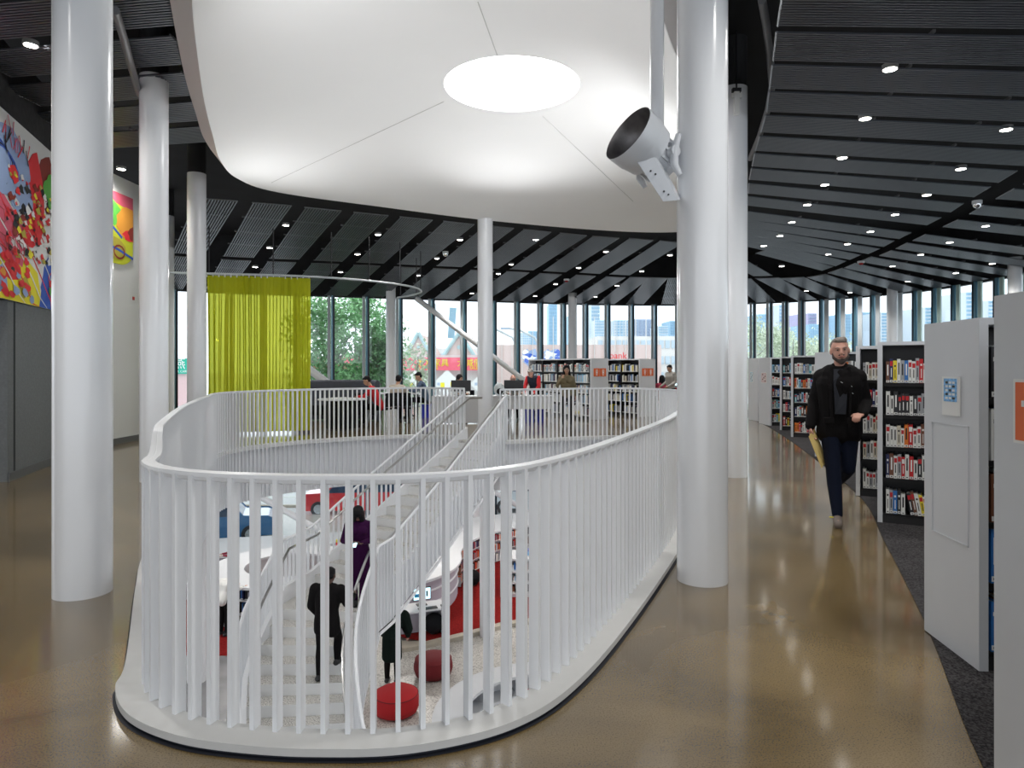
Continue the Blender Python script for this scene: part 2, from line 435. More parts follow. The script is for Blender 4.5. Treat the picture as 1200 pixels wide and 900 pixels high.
st = thing('staircase', 'curving white staircase with terrazzo treads rising from the lower floor to the balustrade', 'staircase', (0, 0, 0))
def step(a, b, c, d, z, rise):
    t = MB(); t.prism([tuple(a.xy), tuple(b.xy), tuple(c.xy), tuple(d.xy)], z-.045, z, M['tread'], M['riser']); t.build('tread', st)
    r = MB(); f = (d-a).normalized()*.03
    r.prism([tuple(a.xy), tuple(b.xy), tuple((b+f).xy), tuple((a+f).xy)], z-rise, z-.045, M['riser']); r.build('riser', st)
for i in range(NL-1): step(eLL[i], eLR[i], eLR[i+1], eLL[i+1], zL(i+1), 2.5/NL)
t = MB(); t.prism([tuple(p.xy) for p in (eLL[NL-1], eLR[NL-1], eLR[NL], eUR[0], eUL[0], eLL[NL])], -2.345, -2.3, M['tread'], M['riser']); t.build('landing', st)
r = MB(); f = (eLL[NL]-eLL[NL-1]).normalized()*.03; a, b = eLL[NL-1], eLR[NL-1]
r.prism([tuple(a.xy), tuple(b.xy), tuple((b+f).xy), tuple((a+f).xy)], -2.3-2.5/NL, -2.345, M['riser']); r.build('riser', st)
a, b = eUL[NU-1], eUR[NU-1]; r = MB(); r.prism([tuple(a.xy), tuple(b.xy), tuple((b+f).xy), tuple((a+f).xy)], -2.3/NU, -.05, M['riser']); r.build('riser', st)
for i in range(NU-1): step(eUL[i], eUR[i], eUR[i+1], eUL[i+1], zU(i+1), 2.3/NU)
t = MB(); t.prism([tuple(eUL[NU-1].xy), tuple(eUR[NU-1].xy), tuple(eUR[NU].xy), tuple(eUL[NU].xy)], -.05, .0, M['tread']); t.build('tread', st)
# edge lines: list of (point, z of nosing line)
def edge(lo, up):
    E = [(p, zL(i)+.0) for i, p in enumerate(lo)]
    E[-1] = (lo[-1], -2.3)
    E += [(p, zU(i)) for i, p in enumerate(up)]
    return [Vector((p.x, p.y, z)) for p, z in E]
EL, ER = edge(eLL, eUL), edge(eLR, eUR)
def sideoff(E, d):
    out = []
    for i in range(len(E)):
        t = E[min(i+1, len(E)-1)]-E[max(0, i-1)]; t.z = 0; t.normalize(); out.append(E[i]+Vector((-t.y, t.x, 0))*d)
    return out
def zsh(E, dz): return [p+Vector((0, 0, dz)) for p in E]
def dep(E, extra=0):
    out = []
    for i, p in enumerate(E):
        d = .42 if i >= NL else .42+.43*min(1, (NL-i)/7)
        out.append(Vector((p.x, p.y, max(LOW+.01, p.z-d-extra))))
    return out
def clampz(E): return [Vector((p.x, p.y, max(p.z, LOW+.01))) for p in E]
for E, sg in ((EL, 1), (ER, -1)):
    mb = MB(); i_, o_ = sideoff(E, sg*.0), sideoff(E, sg*.07)
    ribbon(mb, dep(i_), zsh(i_, .26), M['white'], False); ribbon(mb, dep(o_), zsh(o_, .26), M['white'], False)
    ribbon(mb, zsh(i_, .26), zsh(o_, .26), M['white'], False); ribbon(mb, dep(i_), dep(o_), M['white'], False); q_ = sideoff(E, sg*.145); ribbon(mb, dep(o_, .02), dep(q_, .02), M['white'], False); ribbon(mb, dep(q_, .02), dep(q_, -.04), M['white'], False)
    mb.build('stringer', st, smooth=True)
mb = MB(); ribbon(mb, dep(EL, -.08), dep(ER, -.08), M['white'], False); mb.build('stair_soffit', st, smooth=True)
for E, sg, lab in ((EL, 1, 'white slatted railing along the left side of the curving stair'), (ER, -1, 'white slatted railing along the right side of the curving stair')):
    rr = thing('stair_railing', lab, 'railing', (0, 0, 0))
    O = sideoff(E, sg*.11)
    mb = MB(); mb.tube(zsh(O, .98), .024, M['rail'], 8); mb.build('top_rail', rr, smooth=True)
    hr = sideoff(E, -sg*.06); hr = zsh(hr, .88)
    d = (hr[-1]-hr[-2]); d.z = 0; hr.append(hr[-1]+d.normalized()*.35)
    mb = MB(); mb.tube(hr, .022, M['steel'], 8); mb.build('handrail', rr, smooth=True)
    Q = resample([Vector(p) for p in O], .125, False); first = None
    for i, p in enumerate(Q):
        t = Q[min(i+1, len(Q)-1)]-Q[max(0, i-1)]; a = math.atan2(t.y, t.x)
        dz_ = (p.z+2.3)
        low = -.36 if dz_ > -.02 else max(-(.36+.43*min(1, -dz_/1.16)), LOW-p.z+.01)
        if first is None or low != -.36:
            mb = MB(); mb.box(-.009, .009, -.025, .025, low, .98, M['rail']); o = mb.build('baluster', rr)
            if low == -.36: first = o
        else:
            o = first.copy(); C.objects.link(o)
        o.location = p; o.rotation_euler.z = a

# ================================================================ WALLS, LEFT
WL = [(-6.2, 7.4), (-6.8, 9.2), (-7.55, 11.6)]
def wallstrip(name, P, z0, z1, m, th=.15):
    mb = MB()
    for i in range(len(P)-1):
        a, b = Vector(P[i]), Vector(P[i+1]); n = (b-a).normalized(); n = Vector((-n.y, n.x))*th
        mb.prism([tuple(a), tuple(b), tuple(b+n), tuple(a+n)], z0, z1, m)
    return tag(mb.build(name), kind='structure')
wallstrip('wall_left', [(-6.8, 9.2), (-7.55, 11.6)], 0, 2.45, M['graywall'])
wallstrip('wall_left_upper', [(-5.2, 4.4), (-6.8, 9.2), (-7.55, 11.6)], 2.45, 5.9, M['bulk'])
wallstrip('wall_left_recess', [(-12, 9.3), (-6.86, 9.28)], 0, 2.45, M['darkwall'])
wallstrip('wall_left_white', [(-7.55, 11.6), (-7.95, 12.9), (-7.9, 15.5), (-8.6, 15.6)], 0, 5.4, M['wallw'])
wallstrip('wall_back', [(-16.5, -12), (-16.5, 6)], 0, 5.9, M['wallw'])
mb = MB()
for P in (((-6.79, 9.2), (-7.54, 11.6)), ((-7.94, 12.9), (-7.89, 15.5)), ((-7.54, 11.6), (-7.94, 12.9))):
    a, b = Vector(P[0]), Vector(P[1]); n = (b-a).normalized(); n = Vector((n.y, -n.x))*.015
    mb.prism([tuple(a+n), tuple(b+n), tuple(b), tuple(a)], 0, .12, M['base'])
tag(mb.build('baseboard_left'), kind='structure')
# small red notice on the white wall
mb = MB(); mb.box(-7.93, -7.915, 14.25, 14.32, 2.95, 3.02, col('brick_red', (.45, .05, .04)))
tag(mb.build('wall_label'), 'tiny red label on the white wall below the green mural', 'label')

# ---- murals (plain painted shapes on panels fixed to the wall)
def mural(name, label, A, B, z0, z1, back, shapes, th=.02, rounded=False):
    a, b = Vector(A), Vector(B); u = (b-a); L = u.length; u.normalize(); n = Vector((u.y, -u.x))
    P3 = lambda s, h, d: (a.x+u.x*s*L+n.x*d, a.y+u.y*s*L+n.y*d, z0+(z1-z0)*h)
    root = thing(name, label, 'mural', (0, 0, 0))
    mb = MB()
    out = [(0, 0), (1, 0), (1, 1), (0, 1)]
    if rounded: out = [(0, 0)]+[(1-.35+.35*math.sin(t*PI/16), .22-.22*math.cos(t*PI/16)) for t in range(9)]+[(1, 1), (0, 1)]
    k = len(out); vs = [P3(s, h, 0.001) for s, h in out]+[P3(s, h, th) for s, h in out]
    mb.add(vs, [list(range(k)), list(range(k, 2*k))]+[[i, (i+1) % k, k+(i+1) % k, k+i] for i in range(k)], back)
    mb.build('mural_board', root)
    mb = MB()
    for j, (pts, m) in enumerate(shapes):
        mb.add([P3(s, h, th+.0006*(j % 40)+.001) for s, h in pts], [list(range(len(pts)))], m)
    mb.build('painted_shapes', root)
def blob(cx, cy, rx, ry, w=.15, n=14, rnd=random, ph=0):
    return [(cx+rx*math.cos(2*PI*i/n+ph)*(1+w*math.sin(3*i+ph*7)), cy+ry*math.sin(2*PI*i/n+ph)*(1+w*math.cos(2*i+ph*5))) for i in range(n)]
def stroke(P, w):
    L = []; R = []
    for i, p in enumerate(P):
        q = P[min(i+1, len(P)-1)]; r = P[max(0, i-1)]; dx, dy = q[0]-r[0], q[1]-r[1]; l = math.hypot(dx, dy) or 1
        L.append((p[0]-dy/l*w, p[1]+dx/l*w)); R.append((p[0]+dy/l*w, p[1]-dx/l*w))
    return L+R[::-1]
cR, cY, cB, cLB, cBk, cW, cG, cPk, cOl, cOr, cDr = (col('paint_red', (.72, .03, .04)), col('paint_yellow', (.80, .70, .03)), col('paint_blue', (.03, .10, .50)), col('paint_pale_blue', (.28, .38, .60)),
    col('paint_black', (.02, .02, .025)), col('paint_white', (.74, .74, .73)), col('paint_green', (.10, .42, .06)), col('paint_pink', (.62, .10, .16)), col('paint_olive', (.45, .38, .05)), col('paint_orange', (.70, .30, .04)), col('paint_dark_red', (.25, .03, .02)))
rr = random.Random(3); S = []
S.append(([(0, 0), (.66, 0), (.6, .2), (.3, .33), (0, .38)], cY))
S.append((blob(.82, .12, .17, .22, .1), cB)); S.append(([(.62, 0), (.98, 0), (.97, .28), (.8, .42), (.68, .25)], cB))
S.append(([(0, .3), (0, .72), (.12, .62), (.48, .40), (.42, .2)], cPk)); S.append((blob(.72, .80, .12, .14), cDr)); S.append((blob(.9, .8, .14, .2), cR))
S.append((blob(.56, .62, .12, .28, .1), cR)); S.append((blob(.26, .74, .25, .19, .08), cLB)); S.append((blob(.40, .60, .14, .10, .1), cLB)); 
for q in range(5): S.append((stroke([(.12+.02*q+.18*math.cos(t*.35), .72+.12*math.sin(t*.35)-.01*q) for t in range(12)], .004), cBk if q % 2 else cB))
S.append((blob(.09, .80, .07, .06, .1), cR)); S.append((blob(.09, .80, .025, .02, .0), cW)); S.append((blob(.32, .70, .05, .04), cR))
for k in range(4): S.append((blob(.76+.05*math.cos(k*1.6), .74+.05*math.sin(k*1.6), .05, .06, .1), cG))
for k in range(210):
    x, y = rr.uniform(.25, .98), rr.uniform(.26, .72); s = rr.uniform(.010, .032)
    S.append((blob(x, y, s, s*.8, .4, 9, ph=rr.random()), rr.choice([cW, cBk, cR, cBk, cW, cR, cY, cDr, cOl])))
for k in range(34):
    x, y = rr.uniform(.02, .55), rr.uniform(.02, .26); s = rr.uniform(.02, .04)
    S.append((blob(x, y, s, s*.7, .35, 7, ph=rr.random()), rr.choice([cR, cR, cOr, cR, cLB])))
for k in range(16): S.append((blob(rr.uniform(.72, .97), rr.uniform(.05, .26), .03, .025, .2, 8), rr.choice([cR, cY, cPk, cR, cOr, cG])))
S.append((blob(.32, .17, .09, .06, .1), cR)); S.append((blob(.32, .17, .02, .015, .0), cBk)); S.append((blob(.2, .1, .06, .07, .25), cLB)); S.append((blob(.45, .09, .06, .06, .25), cOl))
for k in range(6): S.append((stroke([(0+t*.09, .95-.12*k-t*.075+.02*math.sin(t+k)) for t in range(11)], .005), cR if k % 2 == 0 else cW))
for k in range(24): x, y = rr.uniform(.0, .5), rr.uniform(.86, .99); S.append((stroke([(x, y), (x+.06*rr.uniform(-1, 1), y-.08)], .004), rr.choice([cBk, cR, cPk])))
for k in range(10):
    x, y = .08+.09*(k % 4), .28+.07*(k//4); S.append((stroke([(x, y), (x+.07, y-.015), (x+.06, y+.05), (x, y+.06), (x, y)], .0035), cDr))
S.append((stroke([(.78, .0), (.74, .2), (.85, .3), (.9, .1), (.97, .05)], .006), cPk))
mural('wall_mural', 'crowded red, yellow and blue painted mural high on the far left grey wall', (-5.75, 6.05), (-7.5, 11.45), 2.45, 4.93, cW, [( [(s_/1.0, h_) for s_, h_ in p], m) for p, m in [([(min(1, max(0, .40+.60*x)), min(1, max(0, y))) for x, y in pts], mm) for pts, mm in S]])
G = []
G.append(([(0, 1), (1, 1), (1, .8), (.5, .85)], cPk)); G.append(([(.35, .95), (.8, .7), (.5, .52), (.3, .6)], cG))
G.append((blob(.0, .75, .16, .18), cBk)); G.append((blob(.02, .55, .17, .10), cR)); G.append((blob(.9, .6, .35, .24, .05, 20), cOr))
G.append((stroke([(.15, .62), (.45, .5), (.7, .38)], .02), cB)); G.append((blob(.92, .44, .2, .08), cR)); G.append((blob(1.0, .48, .14, .1), cDr))
G.append((blob(.35, .22, .45, .16, .05, 20), cOl)); G.append((stroke([(.05, .27), (.6, .2), (1, .12)], .018), cB)); G.append((stroke([(.02, .45), (.1, .3), (.15, .08)], .016), cBk))
G.append((stroke([(.62+.14*math.cos(t*PI/6), .17+.09*math.sin(t*PI/6)) for t in range(13)], .014), cDr)); G.append((blob(.28, .42, .1, .05, .3), cPk)); G.append((blob(.14, .42, .08, .04, .3), cBk))
mural('wall_mural', 'lime green and orange painted mural with rounded corner on the white wall', (-7.948, 12.95), (-7.915, 14.22), 3.62, 5.05, col('paint_lime', (.58, .62, .03)), [([(max(0, min(1, x)), y) for x, y in p], m) for p, m in G], rounded=True)

# ================================================================ CEILING
mb = MB(); mb.box(-17, 16, -12, 30, 6.2, 6.3, M['deck']); tag(mb.build('ceiling'), kind='structure')
# ruled ceiling surface: (inner x, y), (outer x, y), groove fraction, panel counter
PR = [((.6, -4.2), (14.5, -4.8), .38, -13), ((1.2, 0), (15, -1.3), .38, -8), ((2.1, 5), (15, 3.6), .38, -2.5), ((2.72, 7.0), (14.98, 5.75), .38, 0), ((3.47, 9.3), (14.95, 8.5), .38, 3), ((3.92, 11.0), (14.9, 10.6), .40, 5),
      ((4.4, 12.66), (14.8, 12.9), .42, 7), ((4.78, 13.8), (14.7, 14.6), .44, 8), ((5.0, 15.4), (14.5, 17.0), .47, 10), ((5.1, 16.8), (14.5, 19.6), .50, 12), ((5.15, 17.4), (14.45, 21.0), .5, 13),
      ((5.15, 17.8), (14.3, 22.6), .52, 14), ((5.15, 18.1), (14.0, 23.9), .54, 15), ((5.15, 18.3), (13.3, 25.2), .57, 16), ((5.15, 18.5), (12.6, 26.3), .55, 17), ((5.12, 18.7), (11.7, 27.1), .52, 18), ((5.1, 18.8), (10.4, 28.0), .5, 19),
      ((5.08, 18.9), (9.2, 28.5), .48, 20), ((5.0, 18.95), (7.9, 28.8), .46, 21), ((4.95, 19.0), (6.7, 29.0), .45, 22), ((4.9, 19.1), (5.2, 29.0), .44, 23), ((4.8, 19.1), (3.95, 28.8), .44, 24),
      ((4.4, 18.9), (2.6, 28.5), .45, 25), ((3.5, 18.5), (1.35, 28.1), .45, 26), ((2.5, 18.2), (-.1, 27.6), .45, 27), ((1.6, 17.8), (-1.4, 27.15), .45, 28), ((-5.1, 14.5), (-10.4, 24.0), .5, 35),
      ((-6.1, 14.1), (-11.7, 23.3), .5, 36), ((-7.1, 13.7), (-13.0, 22.6), .5, 37)]
def ruled(u):
    for i in range(len(PR)-1):
        a, b = PR[i], PR[i+1]
        if a[3] <= u <= b[3]:
            t = (u-a[3])/(b[3]-a[3]); L = lambda p, q: Vector((p[0]+(q[0]-p[0])*t, p[1]+(q[1]-p[1])*t))
            return L(a[0], b[0]), L(a[1], b[1]), a[2]+(b[2]-a[2])*t
def cz(t): return 5.0-.8*t
bvv = []; bvf = []
us = [-13+i*.5 for i in range(101)]
for u in us:
    a, b, g = ruled(u); bvv += [(a.x, a.y, 5.0), (b.x, b.y, 4.2)]
for i in range(len(us)-1): bvf.append([2*i, 2*i+1, 2*i+3, 2*i+2])
BV = BVHTree.FromPolygons(bvv, bvf)
def ceil_at(px, py):
    d = Vector(((px-600)/F, 1, (HY-py)/F)).normalized(); h = BV.ray_cast(Vector((0, 0, H_CAM)), d)[0]
    return h
def panel(a, b, za, zb, w, name_label, group, n=14, sh=(0, 0)):
    """slatted metal panel between two plan points; slats run lengthways"""
    d = (b-a); L = d.length; d.normalize(); s = Vector((-d.y, d.x))
    root = thing('ceiling_panel', name_label, 'ceiling panel', ((a.x+b.x)/2, (a.y+b.y)/2, (za+zb)/2), math.atan2(d.y, d.x), group)
    sl = (zb-za); f = lambda x: sl*x/L
    mb = MB(); pw = w/n
    X = lambda x, y: x+y*(sh[0] if x < 0 else sh[1])
    for i in range(n):
        y0 = -w/2+i*pw; y1 = y0+pw*(.56 if w < .75 else .44); x0, x1 = -L/2, L/2
        vs = [(X(x, y), y, f(X(x, y))) for x, y in ((x0, y0), (x1, y0), (x1, y1), (x0, y1))]; vs += [(x, y, z+.022) for x, y, z in vs]
        mb.add(vs, [(0, 1, 2, 3), (4, 5, 6, 7), (0, 1, 5, 4), (1, 2, 6, 5), (2, 3, 7, 6), (3, 0, 4, 7)], M['slat'])
    mb.build('slats', root)
    mb = MB()
    for x in (-L/2, L/2): mb.tube([(X(x, -w/2), -w/2, f(X(x, -w/2))+.012), (X(x, w/2), w/2, f(X(x, w/2))+.012)], .014, M['slatedge'], 4)
    k = max(1, int(L/1.1))
    for q in range(1, k):
        x = -L/2+L*q/k; mb.box(x-.015, x+.015, -w/2-.02, w/2+.02, f(x)+.03, f(x)+.06, M['duct'])
    mb.build('panel_frame', root)
cnt = {'r': 0, 'f': 0, 'l': 0}
for k in range(-8, 37):
    u = k+.5 if k < 9 else float(k)
    if k == 9: continue
    R_ = ruled(u)
    a, b, g = R_
    w = .655 if k < 15 else .74
    if k >= 27: w = .80
    if k < -1: w = .62
    zone = 'r' if k < 13 else ('f' if k < 24 else 'l'); cnt[zone] += 1; nn = ordw(cnt[zone]-1)
    zn = {'r': 'over the right bookshelves, %s row from behind the camera', 'f': 'in the fan at the far right corner, %s row from the right', 'l': 'along the far windows, %s row from the right'}[zone] % nn
    P = lambda t: a.lerp(b, t)
    ra, rb = ruled(max(-13, u-.3)), ruled(min(37, u+.3)); dd_ = (b-a).normalized(); ss_ = Vector((-dd_.y, dd_.x))
    def SH(t, gg=False):
        q0 = ra[0].lerp(ra[1], ra[2] if gg else t); q1 = rb[0].lerp(rb[1], rb[2] if gg else t); v = q1-q0; c = v.dot(ss_)
        return max(-.9, min(.9, v.dot(dd_)/c)) if abs(c) > .05 else 0
    skip_inner = (16 <= k <= 24 and k not in (18, 21))
    t0 = 0 if not (15 <= k <= 24) else .22
    if not skip_inner: panel(P(t0), P(g-.02), cz(t0), cz(g-.02), w if t0 == 0 else w*.8, 'dark slatted metal ceiling panel '+zn+', inner one', 'slatted ceiling panels', sh=(SH(t0), SH(g, True)))
    panel(P(g+.02), P(1.0), cz(g+.02), cz(1.0), w, 'dark slatted metal ceiling panel '+zn+', outer one', 'slatted ceiling panels', sh=(SH(g, True), SH(1.0)))
# left side, in front of the mural wall
LP = [((-4.9, 11.4), (-7.5, 11.6)), ((-4.65, 10.4), (-7.2, 10.6)), ((-4.35, 9.4), (-6.9, 9.6)), ((-4.0, 8.4), (-6.6, 8.6)), ((-3.6, 7.4), (-6.2, 7.6)), ((-3.2, 6.4), (-5.95, 6.6)), ((-2.8, 5.4), (-5.6, 5.6)), ((-2.4, 4.4), (-5.3, 4.6))]
for k, (a, b) in enumerate(LP):
    panel(Vector(a), Vector(b), 5.45, 5.35, .72, 'dark slatted ceiling panel above the left mural, %s from the window end' % ordw(k), 'slatted ceiling panels by the mural')
# facade head, closing the plenum above the glass
mb = MB()
for i in range(len(GLASS)-1):
    a, b = Vector(GLASS[i]), Vector(GLASS[i+1]); n = (b-a).normalized(); n = Vector((-n.y, n.x))*.2
    mb.prism([tuple(a), tuple(b), tuple(b+n), tuple(a+n)], 4.16, 6.25, M['black'])
tag(mb.build('trim_5'), kind='structure')
# services above the panels
def pipe(name, lab, cat, pts, r, m, n=10):
    mb = MB(); mb.tube(pts, r, m, n); return tag(mb.build(name, smooth=True), lab, cat)
pipe('ceiling_pipe', 'grey pipe following the inner edge of the right ceiling panels', 'pipe', [at(893, 0, 7.2), at(898, 30, 7.9), at(902, 62, 8.7), at(905, 100, 9.3), at(900, 128, 10), at(890, 160, 11), at(879, 186, 12)], .045, M['duct'])
pipe('ceiling_pipe', 'grey conduit running overhead between the two left columns', 'pipe', [at(135, 12, 7.0), at(145, 45, 7.6), at(153, 75, 8.3), at(163, 110, 9.4)], .045, M['duct'])
# downlights
DL = [(1043, 81), (1014, 139), (1179, 152), (987, 185), (1126, 198), (967, 216.5), (1086, 228.5), (946, 240), (1049, 251.5), (928, 260.5), (1020, 271.5), (914, 276.5), (1155, 265), (993, 286), (1113, 284),
      (971, 298), (1079, 298.5), (1163, 309), (1120, 320), (1064, 330), (895, 288), (1046, 312), (916, 312), (996, 343), (945, 341)]
DLL = [(335, 264), (316, 290.5), (299, 313), (443, 275), (419, 298), (399, 319), (491, 323), (539, 281), (512, 303), (584, 321), (628, 281), (599, 310), (651, 333), (710, 295), (678, 314), (723, 335), (785, 299), (752, 318), (627, 347), (553, 344), (698, 348)]
proto = None
def downlight(p, lab, grp):
    global proto
    if proto is None:
        proto = thing('downlight', lab, 'downlight', p, 0, grp)
        mb = MB(); mb.lathe([(.085, .05), (.085, -.002), (.07, -.004), (.07, .03)], M['lamprim'], 24); mb.build('trim_ring', proto, smooth=True)
        mb = MB(); mb.lathe([(.0, -.006), (.071, -.006)], M['lamp'], 24); mb.build('lens', proto)
        return proto
    return dup(proto, p, 0, lab, grp)
lamps = []
for k, q in enumerate(sorted(DL, key=lambda q: q[1])):
    h = ceil_at(*q)
    if h: downlight(h+Vector((0, 0, .0)), 'small round recessed downlight over the right bookshelves, %s counted from the top' % ordw(k), 'downlights over the right side'); lamps.append(h)
for k, q in enumerate(sorted(DLL)):
    h = ceil_at(*q)
    if h: downlight(h, 'small round recessed downlight over the far reading area, %s from the left' % ordw(k), 'downlights over the far side'); lamps.append(h)
for q, l in (((36, 51), 'bright round downlight at the upper left corner above the mural'), ((142, 197), 'small round downlight between the two left columns')):
    p = at(*q, (5.4-H_CAM)*F/(HY-q[1])); downlight(p-Vector((0, 0, .02)), l, 'downlights by the mural'); lamps.append(p)
for k, (x, y) in enumerate(((2.5, 3.6), (1.7, .8), (3.3, 5.9), (-3.6, 2.4), (-3.9, 5.2))):  # unseen downlights added to brighten the foreground floor
    downlight(Vector((x, y, 4.8 if x > 0 else 5.2)), 'added unseen downlight above and beside the camera position, %s of five' % ordw(k), 'added downlights near the camera'); lamps.append(Vector((x, y, 4.8)))
for k, h in enumerate(lamps):
    if k % 2 == 0 or k >= 46:
        L = bpy.data.lights.new('downlight_beam', 'SPOT'); L.energy = 125 if k < 46 else 125; L.spot_size = 2.5; L.spot_blend = .8; L.color = (1, .975, .93); L.shadow_soft_size = .14
        o = bpy.data.objects.new('downlight_beam', L); C.objects.link(o); o.location = h-Vector((0, 0, .03))
# dome cameras
for q, lab in (((1145, 237), 'small clear dome security camera in the ceiling groove at right'), ((522, 296), 'small dome security camera in the ceiling left of the central column')):
    h = ceil_at(*q); t = thing('dome_camera', lab, 'security camera', h)
    mb = MB(); mb.lathe([(.0, .03), (.085, .03), (.085, -.03), (.075, -.04)], M['shelfw'], 20); mb.build('housing', t, smooth=True)
    mb = MB(); mb.lathe([(.075*math.cos(a*PI/12), -.04-.075*math.sin(a*PI/12)) for a in range(7)], M['chrome'], 20); mb.build('dome', t, smooth=True)
# alarm beacons (little red devices on the groove)
for q, lab in (((1009, 306), 'small red and white alarm device in the ceiling groove at right'), ((664, 327), 'small red and white alarm device in the ceiling groove at centre')):
    h = ceil_at(*q); t = thing('alarm_device', lab, 'alarm', h)
    mb = MB(); mb.lathe([(0, .0), (.1, 0), (.1, -.05), (.06, -.06)], M['shelfw'], 16); mb.build('housing', t)
    mb = MB(); mb.lathe([(.06, -.06), (.05, -.1), (0, -.11)], M['redf'], 16); mb.build('beacon', t)

# ---- white suspended dish with oculus
RIM = spline([(-1.2, 2.9), (-2.3, 4.9), (-3.0, 6.42), (-3.45, 7.5), (-4.0, 8.9), (-4.46, 10.2), (-4.86, 11.4), (-5.02, 12.5), (-4.6, 13.5), (-2.75, 14.75), (-.6, 16.05), (2.16, 17.2), (4.0, 17.5), (4.7, 16.9),
              (4.6, 14.8), (3.5, 12), (2.5, 9.3), (1.9, 7.77), (1.58, 7.0), (.9, 5.2), (.3, 3.3), (-.4, 2.6)][::-1], 8)
assert area2(RIM) > 0
OC = Vector((0.0, 10.1, 0)); RO = 1.0
cn = len(RIM); rings = []
for k in range(13):
    t = k/12; loop = []
    for p in RIM:
        a = math.atan2(p.y-OC.y, p.x-OC.x); q = OC+Vector((RO*math.cos(a), RO*math.sin(a), 0)); v = p.lerp(q, t)
        v.z = 5.0+.70*(1-(1-t)**1.7); loop.append(v)
    rings.append(loop)
mb = MB()
for k in range(12): ribbon(mb, rings[k], rings[k+1], M['dish'])
rec = zed(rings[-1], 5.80); ribbon(mb, rings[-1], rec, M['dish'])
dish = thing('ceiling_dish', 'huge smooth white pebble-shaped ceiling dish hanging over the stair opening', 'ceiling dish', (0, 0, 0))
mb.build('dish_shell', dish, smooth=True)
mb = MB(); lipo = zed(offset(RIM, -.24), 5.3); lipe = zed(offset(RIM, -.01), 5.0)
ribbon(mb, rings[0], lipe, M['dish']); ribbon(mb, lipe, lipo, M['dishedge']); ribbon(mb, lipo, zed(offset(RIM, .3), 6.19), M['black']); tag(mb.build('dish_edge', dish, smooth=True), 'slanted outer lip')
mb = MB(); n_ = len(rec); mb.add([tuple(p-Vector((0, 0, .05))) for p in rec], [list(range(n_))], M['oculus']); tag(mb.build('skylight_disc', dish), 'glowing round oculus')
def surf(px, py):
    d = Vector(((px-600)/F, 1, (HY-py)/F)); return d
sv = []; sf = []
for lp in rings: sv += [tuple(p) for p in lp]
for k in range(12):
    for i in range(cn): sf.append([k*cn+i, k*cn+(i+1) % cn, (k+1)*cn+(i+1) % cn, (k+1)*cn+i])
DB = BVHTree.FromPolygons(sv, sf)
for p, q in (((318, 214), (520, 119)), ((560, 2), (585, 71)), ((636, 136), (742, 236))):
    L = []
    for i in range(25):
        t = i/24; d = surf(p[0]+(q[0]-p[0])*t, p[1]+(q[1]-p[1])*t).normalized(); h = DB.ray_cast(Vector((0, 0, H_CAM)), d)[0]
        if h: L.append(h-Vector((0, 0, .001)))
    mb = MB(); mb.tube(L, .006, M['seam'], 4); mb.build('seam', dish)
# spot at the floodlight, plus added mid-air spots brightening the dish
for x, y, tx, ty, e in ((.66, 4.78, -2.2, 8.6, 60), (-2.3, 5.7, .5, 10, 100), (-5.1, 12.9, -1.5, 10.5, 120), (2.75, 10.4, 0, 11.5, 150), (-.2, 14.6, .8, 11, 120)):
    L = bpy.data.lights.new('dish_fill_spot', 'SPOT'); L.energy = e; L.spot_size = 2.3; L.spot_blend = 1; L.shadow_soft_size = .08; L.color = (1, 1, 1)
    o = bpy.data.objects.new('dish_fill_spot', L); C.objects.link(o); o.location = (x-.05, y, 3.27)
    o.rotation_euler = (Vector((tx, ty, 5.6))-Vector((x-.05, y, 3.27))).to_track_quat('-Z', 'Y').to_euler()

# ================================================================ GLASS FACADE
GL3 = [Vector((x, y, 0)) for x, y in GLASS]
def hit_glass(px):
    """plan point where the sight line through column px meets the facade"""
    k = (px-600)/F; best = None
    for i in range(len(GLASS)-1):
        (x0, y0), (x1, y1) = GLASS[i], GLASS[i+1]; f0, f1 = x0-k*y0, x1-k*y1
        if (f0 < 0) != (f1 < 0):
            t = f0/(f0-f1); y = y0+(y1-y0)*t
            if y > 0 and (best is None or y < best[1]): best = (x0+(x1-x0)*t, y, i)
    return best
def along(i, x, y): return Vector((x, y, 0))
mx = [207, 233, 272, 312, 351, 391, 431.5, 470.5, 508, 545.5, 580.5, 608, 635, 662, 688, 714, 742, 769, 797, 825, 852, 866, 885, 904.6, 923, 942, 961.6, 981, 1001, 1022, 1048, 1072, 1095, 1118, 1143, 1168, 1195]
mp = [hit_glass(p) for p in mx]
mp = [(Vector((p[0], p[1], 0)), p[2]) for p in mp if p]
